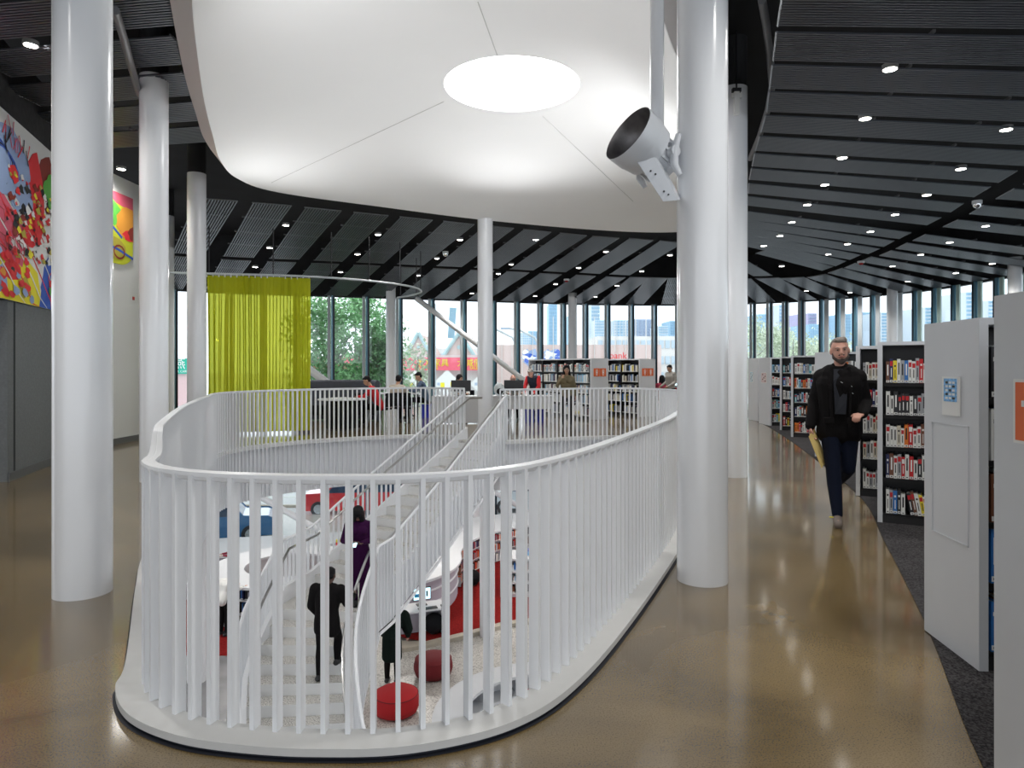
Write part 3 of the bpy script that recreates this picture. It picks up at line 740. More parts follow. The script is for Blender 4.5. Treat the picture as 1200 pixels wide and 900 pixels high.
# carry on round the rest of the facade, out of frame
yy = mp[-1][0].y-1.0
while yy > -5: 
    x = 14.5+(.5*(19.6-yy)/7.6 if yy > 12 else .5); mp.append((Vector((x, yy, 0)), 20 if yy > 12 else 21)); yy -= 1.5
def facade(zb, zt, pts, pre, fin_every=1):
    for i in range(len(pts)-1):
        a, ia = pts[i]; b, ib = pts[i+1]
        g = MB(); d = (b-a).normalized(); n = Vector((-d.y, d.x, 0))
        g.prism([tuple(a.xy), tuple(b.xy), tuple((b+n*.02).xy), tuple((a+n*.02).xy)] , zb, zt, M['glass'])
        w = g.build('window_%s' % (i+1) if pre == '' else 'window_%s' % (i+101)); w['kind'] = 'structure'
        # mullion at a: dark steel box, lit side painted blue-grey, pale inner fin
        m = MB(); p = a; ang = math.atan2(p.y, p.x)-PI/2
        tang = math.atan2(d.y, d.x)
        big = p.x > 12
        m.box(-.034, .034, -.10, .12, zb, zt, M['mull'], T(p.x, p.y, 0, tang))
        m.box(-.09, -.034, -.09, .10, zb, zt, M['mullb'], T(p.x, p.y, 0, tang)) if not big else m.box(.034, .12, -.09, .10, zb, zt, M['mullb'], T(p.x, p.y, 0, tang))
        fm = M['fing'] if big and p.y < 24 else M['fin']
        if pre == '' : m.box(-.22 if not big else .16, -.12 if not big else .32, -.05, .0, zb, zt, fm, T(p.x, p.y, 0, tang))
        mo = m.build('mullion', w)
facade(0.0, 4.2, mp, '')
facade(LOW, -.95, mp[:26:2], 'l')
mb = MB()
for i in range(len(GLASS)-1):
    a, b = Vector(GLASS[i]), Vector(GLASS[i+1]); n = (b-a).normalized(); n = Vector((-n.y, n.x))*.25
    mb.prism([tuple(a-n*.3), tuple(b-n*.3), tuple(b+n), tuple(a+n)], -.98, -.001, M['black'])
tag(mb.build('trim_6'), kind='structure')
mb = MB()
for i in range(len(GLASS)-1):
    a, b = Vector(GLASS[i]), Vector(GLASS[i+1]); n = (b-a).normalized(); n = Vector((-n.y, n.x))*.25
    mb.prism([tuple(a-n), tuple(b-n), tuple(b+n*.2), tuple(a+n*.2)], LOW, LOW+.18, M['white'])
tag(mb.build('trim_7'), kind='structure')
# diagonal bracing pipes
def brace(p, q, r, lab):
    mb = MB(); mb.tube([p, q], r, M['colw'], 16); tag(mb.build('diagonal_brace', smooth=True), lab, 'brace')
brace(at(487, 349, 25.9), at(620, 450, 26.8), .10, 'white diagonal steel brace crossing the windows at centre')
brace(at(345, 420, 24.2), at(392, 455, 24.6), .14, 'white diagonal steel brace low behind the curtain edge')
brace(at(298, 578, 23.7), at(382, 626, 24.3), .11, 'white diagonal steel brace at the lower street windows, left')
brace(at(575, 574, 26.0), at(650, 618, 26.8), .10, 'white diagonal steel brace at the lower street windows, right')

# unseen lamps added under the slab to brighten the lower storey
for k, (x, y, e) in enumerate(((-7, 15.5, 70), (-7.5, 19, 70), (-2.5, 18.5, 80), (.8, 17.5, 80), (3.5, 18, 60), (-3.5, 21.5, 60), (4.2, 12.5, 60), (-6.3, 10, 50), (1, 21.5, 60))):
    e *= .42
    t_ = thing('added_lower_lamp', 'added unseen lamp under the lower ceiling, %s of nine beneath the floor slab' % ordw(k), 'ceiling lamp', (x, y, -.99), 0, 'added lower lamps')
    mb = MB(); mb.lathe([(0, .035), (.17, .035), (.17, 0), (.15, -.005)], M['lamprim'], 24); mb.build('housing', t_); mb = MB(); mb.lathe([(0, -.003), (.15, -.003)], M['lamp'], 24); mb.build('lens', t_)
    L = bpy.data.lights.new('added_lower_light', 'AREA'); L.shape = 'DISK'; L.size = .3; L.energy = e; L.color = (1, .96, .9)
    o = bpy.data.objects.new('added_lower_light', L); C.objects.link(o); o.location = (x, y, -1.01)
# ================================================================ BOOKS AND SHELVES
BC = {'white': (.74, .74, .71), 'cream': (.60, .55, .44), 'grey': (.34, .35, .37), 'black': (.015, .015, .018), 'red': (.52, .015, .02), 'yellow': (.78, .62, .03), 'blue': (.03, .16, .46),
      'teal': (.08, .32, .38), 'brown': (.16, .06, .03), 'orange': (.72, .18, .02), 'navy': (.015, .02, .09), 'pale blue': (.25, .48, .66)}
BM = {}
def book_mesh(c, v):
    if (c, v) in BM: return BM[(c, v)]
    m = col('book_'+c.replace(' ', '_'), BC[c], .45)
    ink = M['shelfb'] if c in ('white', 'cream', 'grey', 'yellow', 'pale blue', 'orange') else M['paper']
    mb = MB(); mb.box(0, .94, 0, .06, 0, 1, m); mb.box(0, .1, .06, 1, 0, 1, m); mb.box(.84, .94, .06, 1, 0, 1, m); mb.box(.1, .84, .06, .97, .02, .97, M['paper'])
    mb.box(.06, .88, -.006, 0, .03, .13, M['paper']); mb.box(.28, .68, -.009, -.006, .06, .10, M['shelfb'])
    if v == 0: mb.box(.3, .66, -.006, 0, .35, .85, ink)
    if v == 1: mb.box(.1, .86, -.006, 0, .70, .9, col('book_red', BC['red'])) if c != 'red' else mb.box(.1, .86, -.006, 0, .7, .9, M['paper']); mb.box(.35, .6, -.006, 0, .25, .62, ink)
    if v == 2: mb.box(.38, .58, -.006, 0, .22, .6, ink); mb.box(.25, .7, -.006, 0, .72, .8, ink)
    o = mb.build('book'); me = o.data; bpy.data.objects.remove(o); BM[(c, v)] = me; return me
def book(Mx, x, y, z, th, dp, ht, c, lab, grp, lean=0):
    o = bpy.data.objects.new('book', book_mesh(c, random.randrange(3))); C.objects.link(o)
    m = Mx @ T(x, y, z) @ Matrix.Rotation(lean, 4, 'Y'); o.location = m.to_translation(); o.rotation_euler = m.to_euler(); o.scale = (th, dp, ht)
    return tag(o, lab, 'book', grp)
PAL = ['white']*9+['cream', 'grey', 'grey', 'black', 'black', 'black', 'red', 'red', 'yellow', 'blue', 'teal', 'brown', 'orange', 'navy', 'pale blue']
LEV = [1.39, 1.07, .755, .445, .095]
STUFF = MB()
def stuff_row(Mx, x0, x1, z, pal, th=(.025, .045), ht=(.19, .26), dp=.17, y=.03):
    x = x0
    while x < x1-.03:
        t = random.uniform(*th); h = random.uniform(*ht); c = random.choice(pal); m = col('book_'+c.replace(' ', '_'), BC[c], .45)
        STUFF.box(x, x+t*.92, y, y+dp, z, z+h, m, Mx); STUFF.box(x+.002, x+t*.9-.002, y-.002, y, z+.01, z+.035, M['paper'], Mx); x += t
        if random.random() < .04: x += .06
def row(Mx, x0, x1, z, where, grp, th=(.022, .040), ht=(.19, .25), pal=PAL, lean_from=99, y=.03, seq=None):
    x = x0; k = 0; items = []
    while x < x1-.02:
        t = random.uniform(*th)
        if len(items) == lean_from: x += .045
        items.append((x, t)); x += t
    for k, (x, t) in enumerate(items):
        c = random.choice(pal) if not seq or k >= len(seq) else seq[k]
        ln = -.17 if k >= lean_from else 0
        book(Mx, x, y, z, t, random.uniform(.15, .19), random.uniform(*ht), c, '%s book, %s from left, %s' % (c, ordw(k), where), grp, ln)
def shelf_unit(name, lab, B, rz, L, D=.55, bays=None, group='bookcases', inset=False, H=1.80, bay=.9, right=False):
    Mx = T(B[0], B[1], 0, rz); u = thing('bookcase', lab, 'bookcase', (B[0], B[1], 0), rz, group)
    e = MB(); e.box(*((L, L+.045) if right else (-.045, 0)), 0, D, .006, H, M['shelfw'])
    if inset:
        for (y0, y1, z0, z1) in ((.09, .096, .61, 1.24), (.454, .46, .61, 1.24), (.09, .46, 1.234, 1.24), (.09, .46, .61, .616)): e.box(-.051, -.045, y0, y1, z0, z1, M['shelfw'])
    e.build('end_panel', u)
    n = max(1, round(L/bay)); w = L/n
    e = MB(); e.box(0, L, 0, D, H-.035, H, M['shelfw']); e.build('top_panel', u)
    e = MB(); e.box(0, L, .26, .29, .05, H-.035, M['shelfb']); e.build('back_panel', u)
    e = MB(); e.box(0, L, .01, D-.01, .006, .075, M['shelfb']); e.build('plinth', u)
    for i in range(0 if right else 1, n+1):
        e = MB(); x = min(max(i*w, .012), L-.012); e.box(x-.012, x+.012, .0, D, .075, H-.035, M['shelfb'] if i else M['shelfw']); e.build('upright', u)
    for z in LEV:
        e = MB(); e.box(.01, L-.01, .012, .255, z-.022, z-.002, M['shelfb']); e.box(.01, L-.01, .012, .016, z-.028, z+.004, M['shelfb']); e.build('shelf', u)
        e = MB(); e.box(.01, L-.01, .295, D-.012, z-.022, z-.002, M['shelfb']); e.build('shelf', u)
    return Mx, u
R = math.radians
# nearest panels, right edge of the picture
M0, _ = shelf_unit('a', 'bookcase whose white end panel with framed orange sign fills the right picture edge', (1.70, 1.86), R(-5), 2.7)
M1, _ = shelf_unit('b', 'bookcase with large white inset end panel carrying the small blue poster', (2.415, 3.46), R(-5.5), 2.7, inset=True)
M2, _ = shelf_unit('c', 'open black bookcase full of books facing the camera, right of the walking man', (3.68, 6.78), R(-29), 2.7)
M3, _ = shelf_unit('d', 'open bookcase partly hidden right behind the walking man', (4.17, 8.18), R(-30), 2.7)
M4, _ = shelf_unit('e', 'bookcase with plain white end panel directly behind the walking man', (5.33, 11.2), R(4), 2.7, D=.62)
M5, _ = shelf_unit('f', 'open bookcase left of the walking man, nearest of the distant row', (6.20, 15.05), R(-22), 2.7)
M6, _ = shelf_unit('g', 'narrow visible bookcase, second left of the walking man', (6.60, 16.7), R(-22), 2.7)
M7, _ = shelf_unit('h', 'far bookcase with pink notice on its white end panel', (6.83, 17.95), R(2), 2.7, D=.75)
M8, _ = shelf_unit('i', 'farthest bookcase on the right with blue notice on its end panel', (7.02, 19.35), R(2), 2.7, D=.75)
OWN = 'books in the open bookcases at right'
sh = ['top shelf', 'second shelf', 'middle shelf', 'fourth shelf', 'bottom shelf']
for k, z in enumerate(LEV):
    row(M2, .03, .60, z, '%s of open bookcase near the man' % sh[k], OWN, seq=[['brown', 'navy', 'yellow', 'white', 'grey', 'blue', 'white', 'white', 'grey', 'red', 'white', 'red', 'white', 'white', 'white', 'white'],
        ['white', 'white', 'black', 'black', 'black', 'black', 'white', 'black', 'grey', 'grey', 'white', 'white', 'white', 'orange', 'red', 'yellow'],
        ['white', 'white', 'white', 'cream', 'white', 'orange', 'red', 'white', 'white', 'brown', 'brown', 'brown', 'black', 'grey', 'white', 'red'],
        ['navy', 'brown', 'white', 'grey', 'red', 'white', 'red', 'white', 'black', 'white', 'cream', 'yellow', 'grey', 'white', 'white', 'pale blue'],
        ['white', 'grey', 'blue', 'black', 'white', 'black', 'brown', 'white', 'yellow', 'white', 'black', 'yellow', 'grey', 'white', 'blue', 'white']][k], th=(.029, .038), lean_from=5 if k == 4 else 99)
    row(M3, .03, .36, z, '%s of bookcase behind the man' % sh[k], OWN, pal=['cream', 'white', 'white', 'grey'] if k != 1 else PAL, th=(.03, .042))
    row(M1, .03, .34, z, '%s behind the blue-poster panel' % sh[k], OWN, ht=(.23, .28), pal=['white', 'white', 'brown', 'blue', 'black'], th=(.035, .05))
    row(M5, .03, .62, z, '%s, nearest case of distant row' % sh[k], OWN, pal=PAL+['red', 'teal', 'orange', 'blue', 'black'], th=(.033, .055))
    row(M6, .03, .30, z, '%s, second case of distant row' % sh[k], OWN, pal=PAL+['red', 'teal', 'yellow', 'blue', 'navy'], th=(.035, .055))
    row(M7, .03, .28, z, '%s beside the pink notice' % sh[k], OWN, th=(.04, .06))
    stuff_row(M8, .03, .4, z, PAL); stuff_row(M0, .03, .5, z, PAL)
# slanting, missing-look spaces: second rows behind / remaining bays
for Mx in (M2, M3, M5): 
    for z in LEV: stuff_row(Mx, .95, 1.7, z, PAL)
for Mx in (M4,):
    for z in LEV: stuff_row(Mx, .03, 1.7, z, PAL)
# mid-floor double cases with orange paired signs
M9, U9 = shelf_unit('j', 'long black bookcase behind the woman in the olive jacket, with paired orange sign', (.56, 23.06), R(-61.5), 3.6, D=.62, right=True)
M10, U10 = shelf_unit('k', 'black bookcase with paired orange sign on its end, beside the computer desk', (2.18, 24.16), R(-61.5), 3.6, D=.62, right=True)
for b_ in range(4):
    for k, z in enumerate(LEV):
        x0 = .04+b_*.9
        if k < 1 and b_ > 0: row(M9, x0, x0+.72, z, 'long bookcase behind the woman, %s bay' % ordw(b_), 'books in the long bookcase', th=(.06, .09), ht=(.22, .28), pal=['white', 'grey', 'white', 'white', 'cream', 'pale blue', 'black'])
        else: stuff_row(M9, x0, x0+.80, z, ['white', 'grey', 'white', 'cream', 'navy', 'pale blue', 'black', 'white', 'grey', 'brown'], th=(.03, .06), ht=(.22, .28))
    for z in LEV: stuff_row(M10, .04+b_*.9, .84+b_*.9, z, ['white', 'grey', 'black', 'white', 'cream', 'yellow', 'blue', 'navy', 'black'], th=(.03, .07))
def endsign(Mx, x, y0, z0, n, lab, w=.22, h=.28):
    """paired orange notices with white marks"""
    t = thing('shelf_sign', lab, 'sign', Mx @ Vector((x, y0, z0)), Mx.to_euler().z)
    for i in range(n):
        mb = MB(); o = i*(w+.02); mb.box(.001, .012, o, o+w, 0, h, M['orange'])
        for (a, b, c, d) in ((.3, .7, .80, .84), (.25, .75, .62, .67), (.35, .65, .44, .56), (.28, .72, .34, .38), (.46, .54, .2, .8), (.35, .65, .14, .2)):
            mb.box(.012, .014, o+w*a, o+w*b, h*c, h*d, M['paper'])
        mb.build('sign_plate', t)
endsign(M9, 3.645, .09, 1.27, 2, 'pair of orange notices with white marks on the end of the long bookcase', .21, .24)
endsign(M10, 3.645, .09, 1.27, 2, 'pair of orange notices with white marks on the right-hand far bookcase end', .21, .24)
def onpanel(Mx, name, lab, y0, y1, z0, z1, cat, mframe, minner, marks=True, head=None):
    """flat notice in a holder on the outside (-x side) of an end panel"""
    t = thing(name, lab, cat, Mx @ Vector((-.045, y0, z0)), Mx.to_euler().z)
    w, h = y1-y0, z1-z0; mb = MB(); mb.box(-.012, -.002, 0, w, 0, h, mframe); mb.build('holder', t)
    a, b, c, d = head or (.08, .92, .06, .94)
    mb = MB(); mb.box(-.015, -.012, w*a, w*b, h*c, h*d, minner)
    if marks:
        r2 = random.Random(5)
        for i in range(3):
            for j in range(5): mb.box(-.0165, -.015, w*(a+(b-a)*(.12+.27*i)), w*(a+(b-a)*(.30+.27*i)), h*(c+(d-c)*(.10+.17*j)), h*(c+(d-c)*(.20+.17*j)), M['paper'] if (i+j) % 3 else M['shelfb'])
    mb.build('notice', t)
onpanel(M1, 'notice', 'small blue printed notice in a white holder on the large white panel', .165, .33, 1.286, 1.497, 'notice', M['paper'], M['skyb'], True, (.10, .86, .36, .95))
t_ = None
onpanel(M0, 'notice', 'orange notice in a white frame at the right picture edge', .05, .425, 1.297, 1.51, 'notice', M['paper'], M['orange'], False, (.03, .96, .05, .95))
mb = MB(); mb.box(-.066, -.0615, .33, .37, 1.42, 1.44, M['paper'], M0); tag(mb.build('notice_label'), 'tiny white label on the orange notice at the right edge', 'label')
onpanel(M7, 'notice', 'pink grid notice on the far white end panel', .20, .55, 1.12, 1.40, 'notice', M['paper'], col('pink_paper', (.62, .42, .42)), True)
onpanel(M8, 'notice', 'small pale blue notice on the farthest white end panel', .35, .55, 1.10, 1.42, 'notice', M['paper'], col('pale_blue_paper', (.45, .62, .72)), True)

# ================================================================ CURTAIN AND TRACK
cv = thing('lime_curtain', 'tall sheer lime green curtain hanging in folds from the curved track', 'curtain', (-5.8, 15.8, 0))
P = resample(spline([(-6.95, 15.55), (-6.3, 15.62), (-5.6, 15.78), (-4.76, 16.05)], 12, closed=False), .012, False)
cmb = MB(); rows = []
for (z, amp) in ((3.63, .030), (3.3, .055), (2.2, .075), (1.1, .08), (.06, .085)):
    L = []
    for i, p in enumerate(P):
        t = (P[min(i+1, len(P)-1)]-P[max(i-1, 0)]).normalized(); n = Vector((-t.y, t.x, 0)); s = i*.012
        ph = 1.7*math.sin(s*2.1)+.9*math.sin(s*5.3+z*.4)
        L.append(p+n*(amp*(.65+.5*math.sin(s*7.3+1))*math.sin(s*2*PI/.13+ph))+t*(.028*math.sin(2*(s*2*PI/.13+ph)))+n*(.02*math.sin(s*9+z))-Vector((5*0, 0, 0))+Vector((0, 0, z)))
    rows.append(L)
for k in range(4): ribbon(cmb, [p-Vector((-5.8, 15.8, 0)) for p in rows[k]], [p-Vector((-5.8, 15.8, 0)) for p in rows[k+1]], M['curt'], False)
ccl = cmb.build('curtain_cloth', cv, smooth=True)
cmb = MB()
for i in range(0, len(P), 11):
    p = P[i]-Vector((-5.8, 15.8, 0)); cmb.box(p.x-.012, p.x+.012, p.y-.006, p.y+.006, 3.6, 3.67, M['shelfw'])
cmb.build('curtain_hooks', ccl)
tr = thing('curtain_track', 'pale curved curtain track hung on black rods below the ceiling', 'curtain track', (-4, 17, 3.66))
TP = spline([(-8.2, 15.3), (-6.9, 15.55), (-5.8, 15.75), (-4.76, 16.05), (-3.9, 16.55), (-3.2, 17.2), (-2.65, 18.1), (-2.55, 19.2), (-2.9, 20.1), (-3.5, 20.9)], 8, closed=False)
mb = MB(); mb.tube([p+Vector((4, -17, .015)) for p in TP], .026, M['fin'], 8); mb.build('track', tr, smooth=True)
for i in (8, 18, 28, 36, 44, 54, 62, 70):
    p = TP[min(i, len(TP)-1)]+Vector((4, -17, 0)); mb = MB(); mb.tube([p+Vector((0, 0, .03)), p+Vector((0, 0, 1.1))], .014, M['blackp'], 6); mb.build('hanger_rod', tr)

# ================================================================ FLOODLIGHT on the column
fl_ = thing('floodlight', 'large grey-white round floodlight with bell housing bracketed to the right column', 'floodlight', (1.0, 4.95, 3.05))
ax = Vector((-.78, -.42, .47)).normalized(); cen = Vector((.827, 4.88, 3.22))-Vector((1.0, 4.95, 3.05))
q = ax.to_track_quat('Z', 'Y').to_matrix().to_4x4(); Mf = Matrix.Translation(cen) @ q
mb = MB(); mb.lathe([(.214, .0), (.218, .0), (.212, -.13), (.208, -.135), (.190, -.23), (.175, -.235), (.15, -.24)], M['floodw'], 48, Mf); bell = mb.build('bell_housing', fl_, smooth=True)
mb = MB(); mb.lathe([(.214, .0), (.198, -.10), (.15, -.17), (.07, -.205), (.0, -.21)], M['floodi'], 48, Mf); tag(mb.build('reflector', bell, smooth=True), 'dull grey inner reflector')
mb = MB(); mb.lathe([(.15, -.235), (.145, -.36), (.11, -.42), (.0, -.43)], M['floodw'], 32, Mf)
for k in range(16):
    a = 2*PI*k/16; mb.box(.140, .165, -.008, .008, -.36, -.24, M['floodw'], Mf @ Matrix.Rotation(a, 4, 'Z'))
mb.build('lamp_body', fl_)
mb = MB(); mb.box(-.018, .018, .0, .17, -.165, -.125, M['blackp'], Mf); mb.build('lamp_baffle', bell)
piv = Mf @ Vector((0, 0, -.30)); side = ax.cross(Vector((0, 0, 1))).normalized()
for s_ in (1, -1):
    c0 = piv-side*.19*s_*-1 if s_ == 1 else piv-side*.19
    mb = MB(); mb.tube([c0+Vector((.03, 0, .12)), c0, c0+Vector((.0, 0, -.1)), c0+Vector((.04, .0, -.17))], [.02, .03, .03, .02], M['floodw'], 10)
    mb.lathe([(0, .035), (.04, .035), (.04, -.02), (0, -.02)], M['floodw'], 16, Matrix.Translation(c0) @ side.to_track_quat('Z', 'Y').to_matrix().to_4x4()); mb.build('yoke_arm', fl_, smooth=True)
mb = MB(); dd = Vector((.18, 0, -.31)).normalized(); 
A4 = [Vector((-.13, -.14, -.035)), Vector((.01, -.16, -.03)), Vector((.17, -.16, -.33)), Vector((.065, -.14, -.335))]
B4 = [v+Vector((.055, .16, .05)) for v in A4]
mb.add(A4+B4, [(0, 3, 2, 1), (4, 5, 6, 7), (0, 1, 5, 4), (1, 2, 6, 5), (2, 3, 7, 6), (3, 0, 4, 7)], M['floodw']); 
for u, v in ((.35, .3), (.5, .38), (.4, .78), (.55, .86)):
    c = A4[0].lerp(A4[1], u).lerp(A4[3].lerp(A4[2], u), v); mb.box(c.x-.005, c.x+.005, c.y-.014, c.y, c.z-.005, c.z+.005, M['blackp'])
mb.build('ballast_box', fl_)
mb = MB(); mb.tube([piv+Vector((.1, .05, -.02)), Vector((.16, .04, -.0)), Vector((.22, .03, .0))], .045, M['floodw'], 14); mb.tube([Vector((.0, .0, -.02)), Vector((.21, .02, -.07))], .02, M['floodw'], 8); mb.build('bracket_arm', fl_, smooth=True)
mb = MB(); mb.tube([at(770, 185, 5.15), Vector((1.095, 5.15, 6.2))], .052, M['colw'], 20); tag(mb.build('hanging_pipe', smooth=True), 'white vertical pipe dropping from the ceiling to the floodlight', 'pipe')
ap = thing('access_point', 'small white device on a black cable near the top of the far right column', 'sensor', at(863, 118, 9.46))
mb = MB(); mb.box(-.06, .06, -.03, .03, .12, .17, M['blackp']); mb.box(-.035, .035, -.03, .02, -.2, .12, M['paper']); mb.box(-.07, .07, -.02, .02, .04, .1, M['paper']); mb.build('housing', ap)
mb = MB(); mb.tube([Vector((0, 0, .15)), Vector((0, 0, 1.2))], .012, M['blackp'], 6); mb.build('cable', ap)

# ================================================================ UPPER READING AREA
def ell(mb, c, r, m, n=16, M4=None):
    MM = Matrix.Translation(c) @ Matrix.Diagonal((r[0], r[1], r[2], 1))
    if M4 is not None: MM = M4 @ MM
    mb.lathe([(math.sin(PI*k/n), math.cos(PI*k/n)) for k in range(n+1)], m, n*2, MM); return mb
def chair(x, y, rz, lab, seat=None, frame=None, grp='reading chairs', z=0):
    seat = seat or M['blackf']; frame = frame or M['fin']
    c = thing('reading_chair', lab, 'chair', (x, y, z), rz, grp)
    mb = MB(); mb.box(-.23, .23, -.22, .22, .42, .47, seat); mb.build('seat', c, bevel=.012)
    mb = MB(); mb.prism([(-.22, .20), (.22, .20), (.23, .25), (-.23, .25)], .50, .86, seat); mb.build('backrest', c, bevel=.01)
    for sx in (-1, 1):
        for sy, top in ((-1, .43), (1, .80)):
            mb = MB(); mb.tube([(sx*.24, sy*.27, 0), (sx*.21, sy*.20, .43)]+([(sx*.22, .24, top)] if sy > 0 else []), .012, frame, 8); mb.build('leg', c, smooth=True)
    return c
def wdesk(x0, x1, y, lab, d=.75, full=False):
    t = thing('computer_desk', lab, 'desk', ((x0+x1)/2, y, 0)); w = (x1-x0)/2
    mb = MB(); mb.box(-w, w, 0, d, .72, .75, M['shelfw']); mb.build('desktop', t, bevel=.004)
    mb = MB(); mb.box(-w+.03, w-.03, .03, .05, .02 if full else .38, .72, M['shelfw']); mb.build('modesty_panel', t)
    for s_ in (-1, 1):
        mb = MB(); mb.box(s_*(w-.02)-.02, s_*(w-.02)+.02, .02, d-.02, 0, .72, M['shelfw']); mb.build('leg_panel', t)
    return t
def monitor(x, y, z, rz, lab, back=True, w=.5, h=.31, scr=None):
    t = thing('monitor', lab, 'monitor', (x, y, z), rz)
    mb = MB(); mb.box(-w/2, w/2, -.02, .02, .12, .12+h, M['blackp']); mb.build('casing', t, bevel=.006)
    mb = MB(); mb.box(-w/2+.02, w/2-.02, -.0235, -.0205, .14, .10+h, scr or M['screen'])
    if scr is None:
        mb.box(-w/2+.04, -w/2+.2, -.0255, -.024, .2, .28, M['cyan']); mb.box(-.02, .05, -.0255, -.024, .2, .3, M['blackp']); mb.box(.1, .14, -.0255, -.024, .2, .33, M['blackp'])
    mb.build('screen', t)
    mb = MB(); mb.box(-.02, .02, .015, .04, .01, .2, M['blackp']); mb.box(-.12, .12, -.06, .1, 0, .015, M['blackp']); mb.build('stand', t)
    return t
wdesk(-2.2, -.88, 18.6, 'white computer desk with full front panel left of the central column', full=True)
wdesk(-.62, 1.12, 18.9, 'white computer desk with bins beneath, right of the central column')
monitor(-1.42, 19.0, .75, PI, 'black monitor seen from behind on the desk left of the central column', w=.55)
monitor(.05, 19.2, .75, PI, 'black monitor seen from behind, in front of the seated elder', w=.55)
monitor(4.62, 23.9, .75, R(10), 'glowing screen on the far desk beside the standing visitor in grey', w=.5)
monitor(5.6, 24.0, .75, R(10), 'glowing screen on the far desk hidden mostly by the large column', w=.5)
wdesk(4.2, 6.4, 23.6, 'white computer desk at the far right windows', d=.7)
def bin_(x, y, lab, z=0):
    t = thing('recycling_bin', lab, 'bin', (x, y, z)); mb = MB()
    mb.prism([(-.13, -.1), (.13, -.1), (.13, .1), (-.13, .1)], 0, .4, M['navyb']); mb.box(-.145, .145, -.115, .115, .38, .41, M['navyb']); mb.build('bin_body', t)
    mb = MB(); mb.box(-.12, .12, -.09, .09, .405, .412, M['blackp']); mb.build('opening', t)
bin_(-2.62, 20.9, 'small blue recycling bin beside the table left of the central column')
bin_(.50, 19.35, 'blue recycling bin under the desk of the man in red sleeves'); bin_(.82, 19.35, 'second blue recycling bin under the desk, right one')
bp_ = thing('backpack', 'pale grey backpack standing on the desk right of the central column', 'bag', (-.36, 19.1, .75))
mb = MB(); ell(mb, (0, 0, .17), (.15, .11, .19), M['fin']); mb.build('bag_body', bp_, smooth=True); mb = MB(); ell(mb, (.02, -.09, .12), (.09, .05, .09), M['blackf']); mb.build('front_pocket', bp_, smooth=True)
rt = thing('round_table', 'white round table on a black drum base beside the curtain', 'table', (-4.22, 17.0, 0))
mb = MB(); mb.lathe([(0, .73), (.60, .73), (.61, .745), (.60, .76), (0, .76)], M['shelfw'], 40); mb.build('tabletop', rt, smooth=True)
mb = MB(); mb.lathe([(.40, .0), (.38, .73)], M['blackf'], 40); mb.lathe([(0, .01), (.42, .01), (.40, .03)], M['blackp'], 40); mb.build('drum_base', rt, smooth=True)
for k, (x, y, a, w_, h_) in enumerate(((-4.45, 16.8, .3, .3, .4), (-4.1, 16.9, -.2, .42, .3), (-4.3, 17.2, .8, .4, .3))):
    mb = MB(); mb.box(-w_/2, w_/2, -h_/2, h_/2, .765, .772+.004*k, M['paper'], T(x, y, 0, a)); mb.box(-w_/2+.03, w_/2-.03, -h_/2+.04, h_/2-.05, .772+.004*k, .7735+.004*k, col('newsprint', (.45, .45, .45)), T(x, y, 0, a))
    tag(mb.build('newspaper'), ['folded newspaper at the left edge of the round table', 'open newspaper in the middle of the round table', 'newspaper at the back of the round table'][k], 'newspaper', 'newspapers on the round table')
sb = thing('settee', 'high-backed dark slate curved settee behind the round table', 'settee', (-4.9, 19.2, 0))
mb = MB(); Ps = [(1.05*math.cos(a), .95*math.sin(a)) for a in [PI*(.0+k/18) for k in range(19)]]
for i in range(18):
    a, b = Vector(Ps[i]), Vector(Ps[i+1]); mb.prism([tuple(a), tuple(a*1.12), tuple(b*1.12), tuple(b)], .02, 1.10, M['booth'])
mb.build('backrest', sb); mb = MB(); mb.prism([p for p in [(q[0]*.98, q[1]*.98) for q in Ps]], .2, .45, M['blackf']); mb.build('seat', sb)
mb = MB(); mb.tube([(q[0]*1.06, q[1]*1.06, 1.11) for q in Ps], .06, M['booth'], 8); mb.build('top_roll', sb, smooth=True)
chair(-3.45, 17.95, R(-105), 'black chair of the reader in the red sweater', grp='reading chairs'); chair(-2.98, 18.5, R(-170), 'black chair of the reader in the beige vest', grp='reading chairs')
chair(-3.85, 18.2, R(150), 'empty black chair behind the round table'); chair(-2.45, 21.2, R(100), 'black chair of the young man in blue')
chair(-1.3, 20.05, R(10), 'black and white chair behind the left computer desk'); chair(-.05, 20.1, R(0), 'chair of the seated elder behind the right computer desk')
chair(4.5, 23.0, R(180), 'red chair at the far computer desk beside the visitor in grey', seat=M['redf']); chair(5.5, 23.0, R(180), 'red chair at the far desk nearest the large column', seat=M['redf'])
t2 = thing('reading_table', 'white table with open papers where the young man in blue reads', 'table', (-3.45, 21.0, 0))
mb = MB(); mb.box(-.75, .6, -.45, .45, .72, .75, M['shelfw']); mb.build('tabletop', t2, bevel=.005)
for sx in (-.65, .5):
    for sy in (-.38, .38): mb = MB(); mb.tube([(sx, sy, 0), (sx, sy, .72)], .02, M['blackp'], 8); mb.build('leg', t2)
for k, (x, y, a) in enumerate(((-3.1, 20.8, .3), (-3.5, 20.9, -.2), (-3.75, 21.05, .5))):
    mb = MB(); mb.box(-.2, .0, -.14, .14, .752, .765, M['paper'], T(x, y, 0, a)); mb.box(.002, .2, -.14, .14, .752, .763, M['paper'], T(x, y, 0, a))
    tag(mb.build('open_magazine'), ['open magazine in front of the young man in blue', 'open magazine in the middle of the far table', 'open magazine at the left end of the far table'][k], 'magazine', 'magazines on the far table')

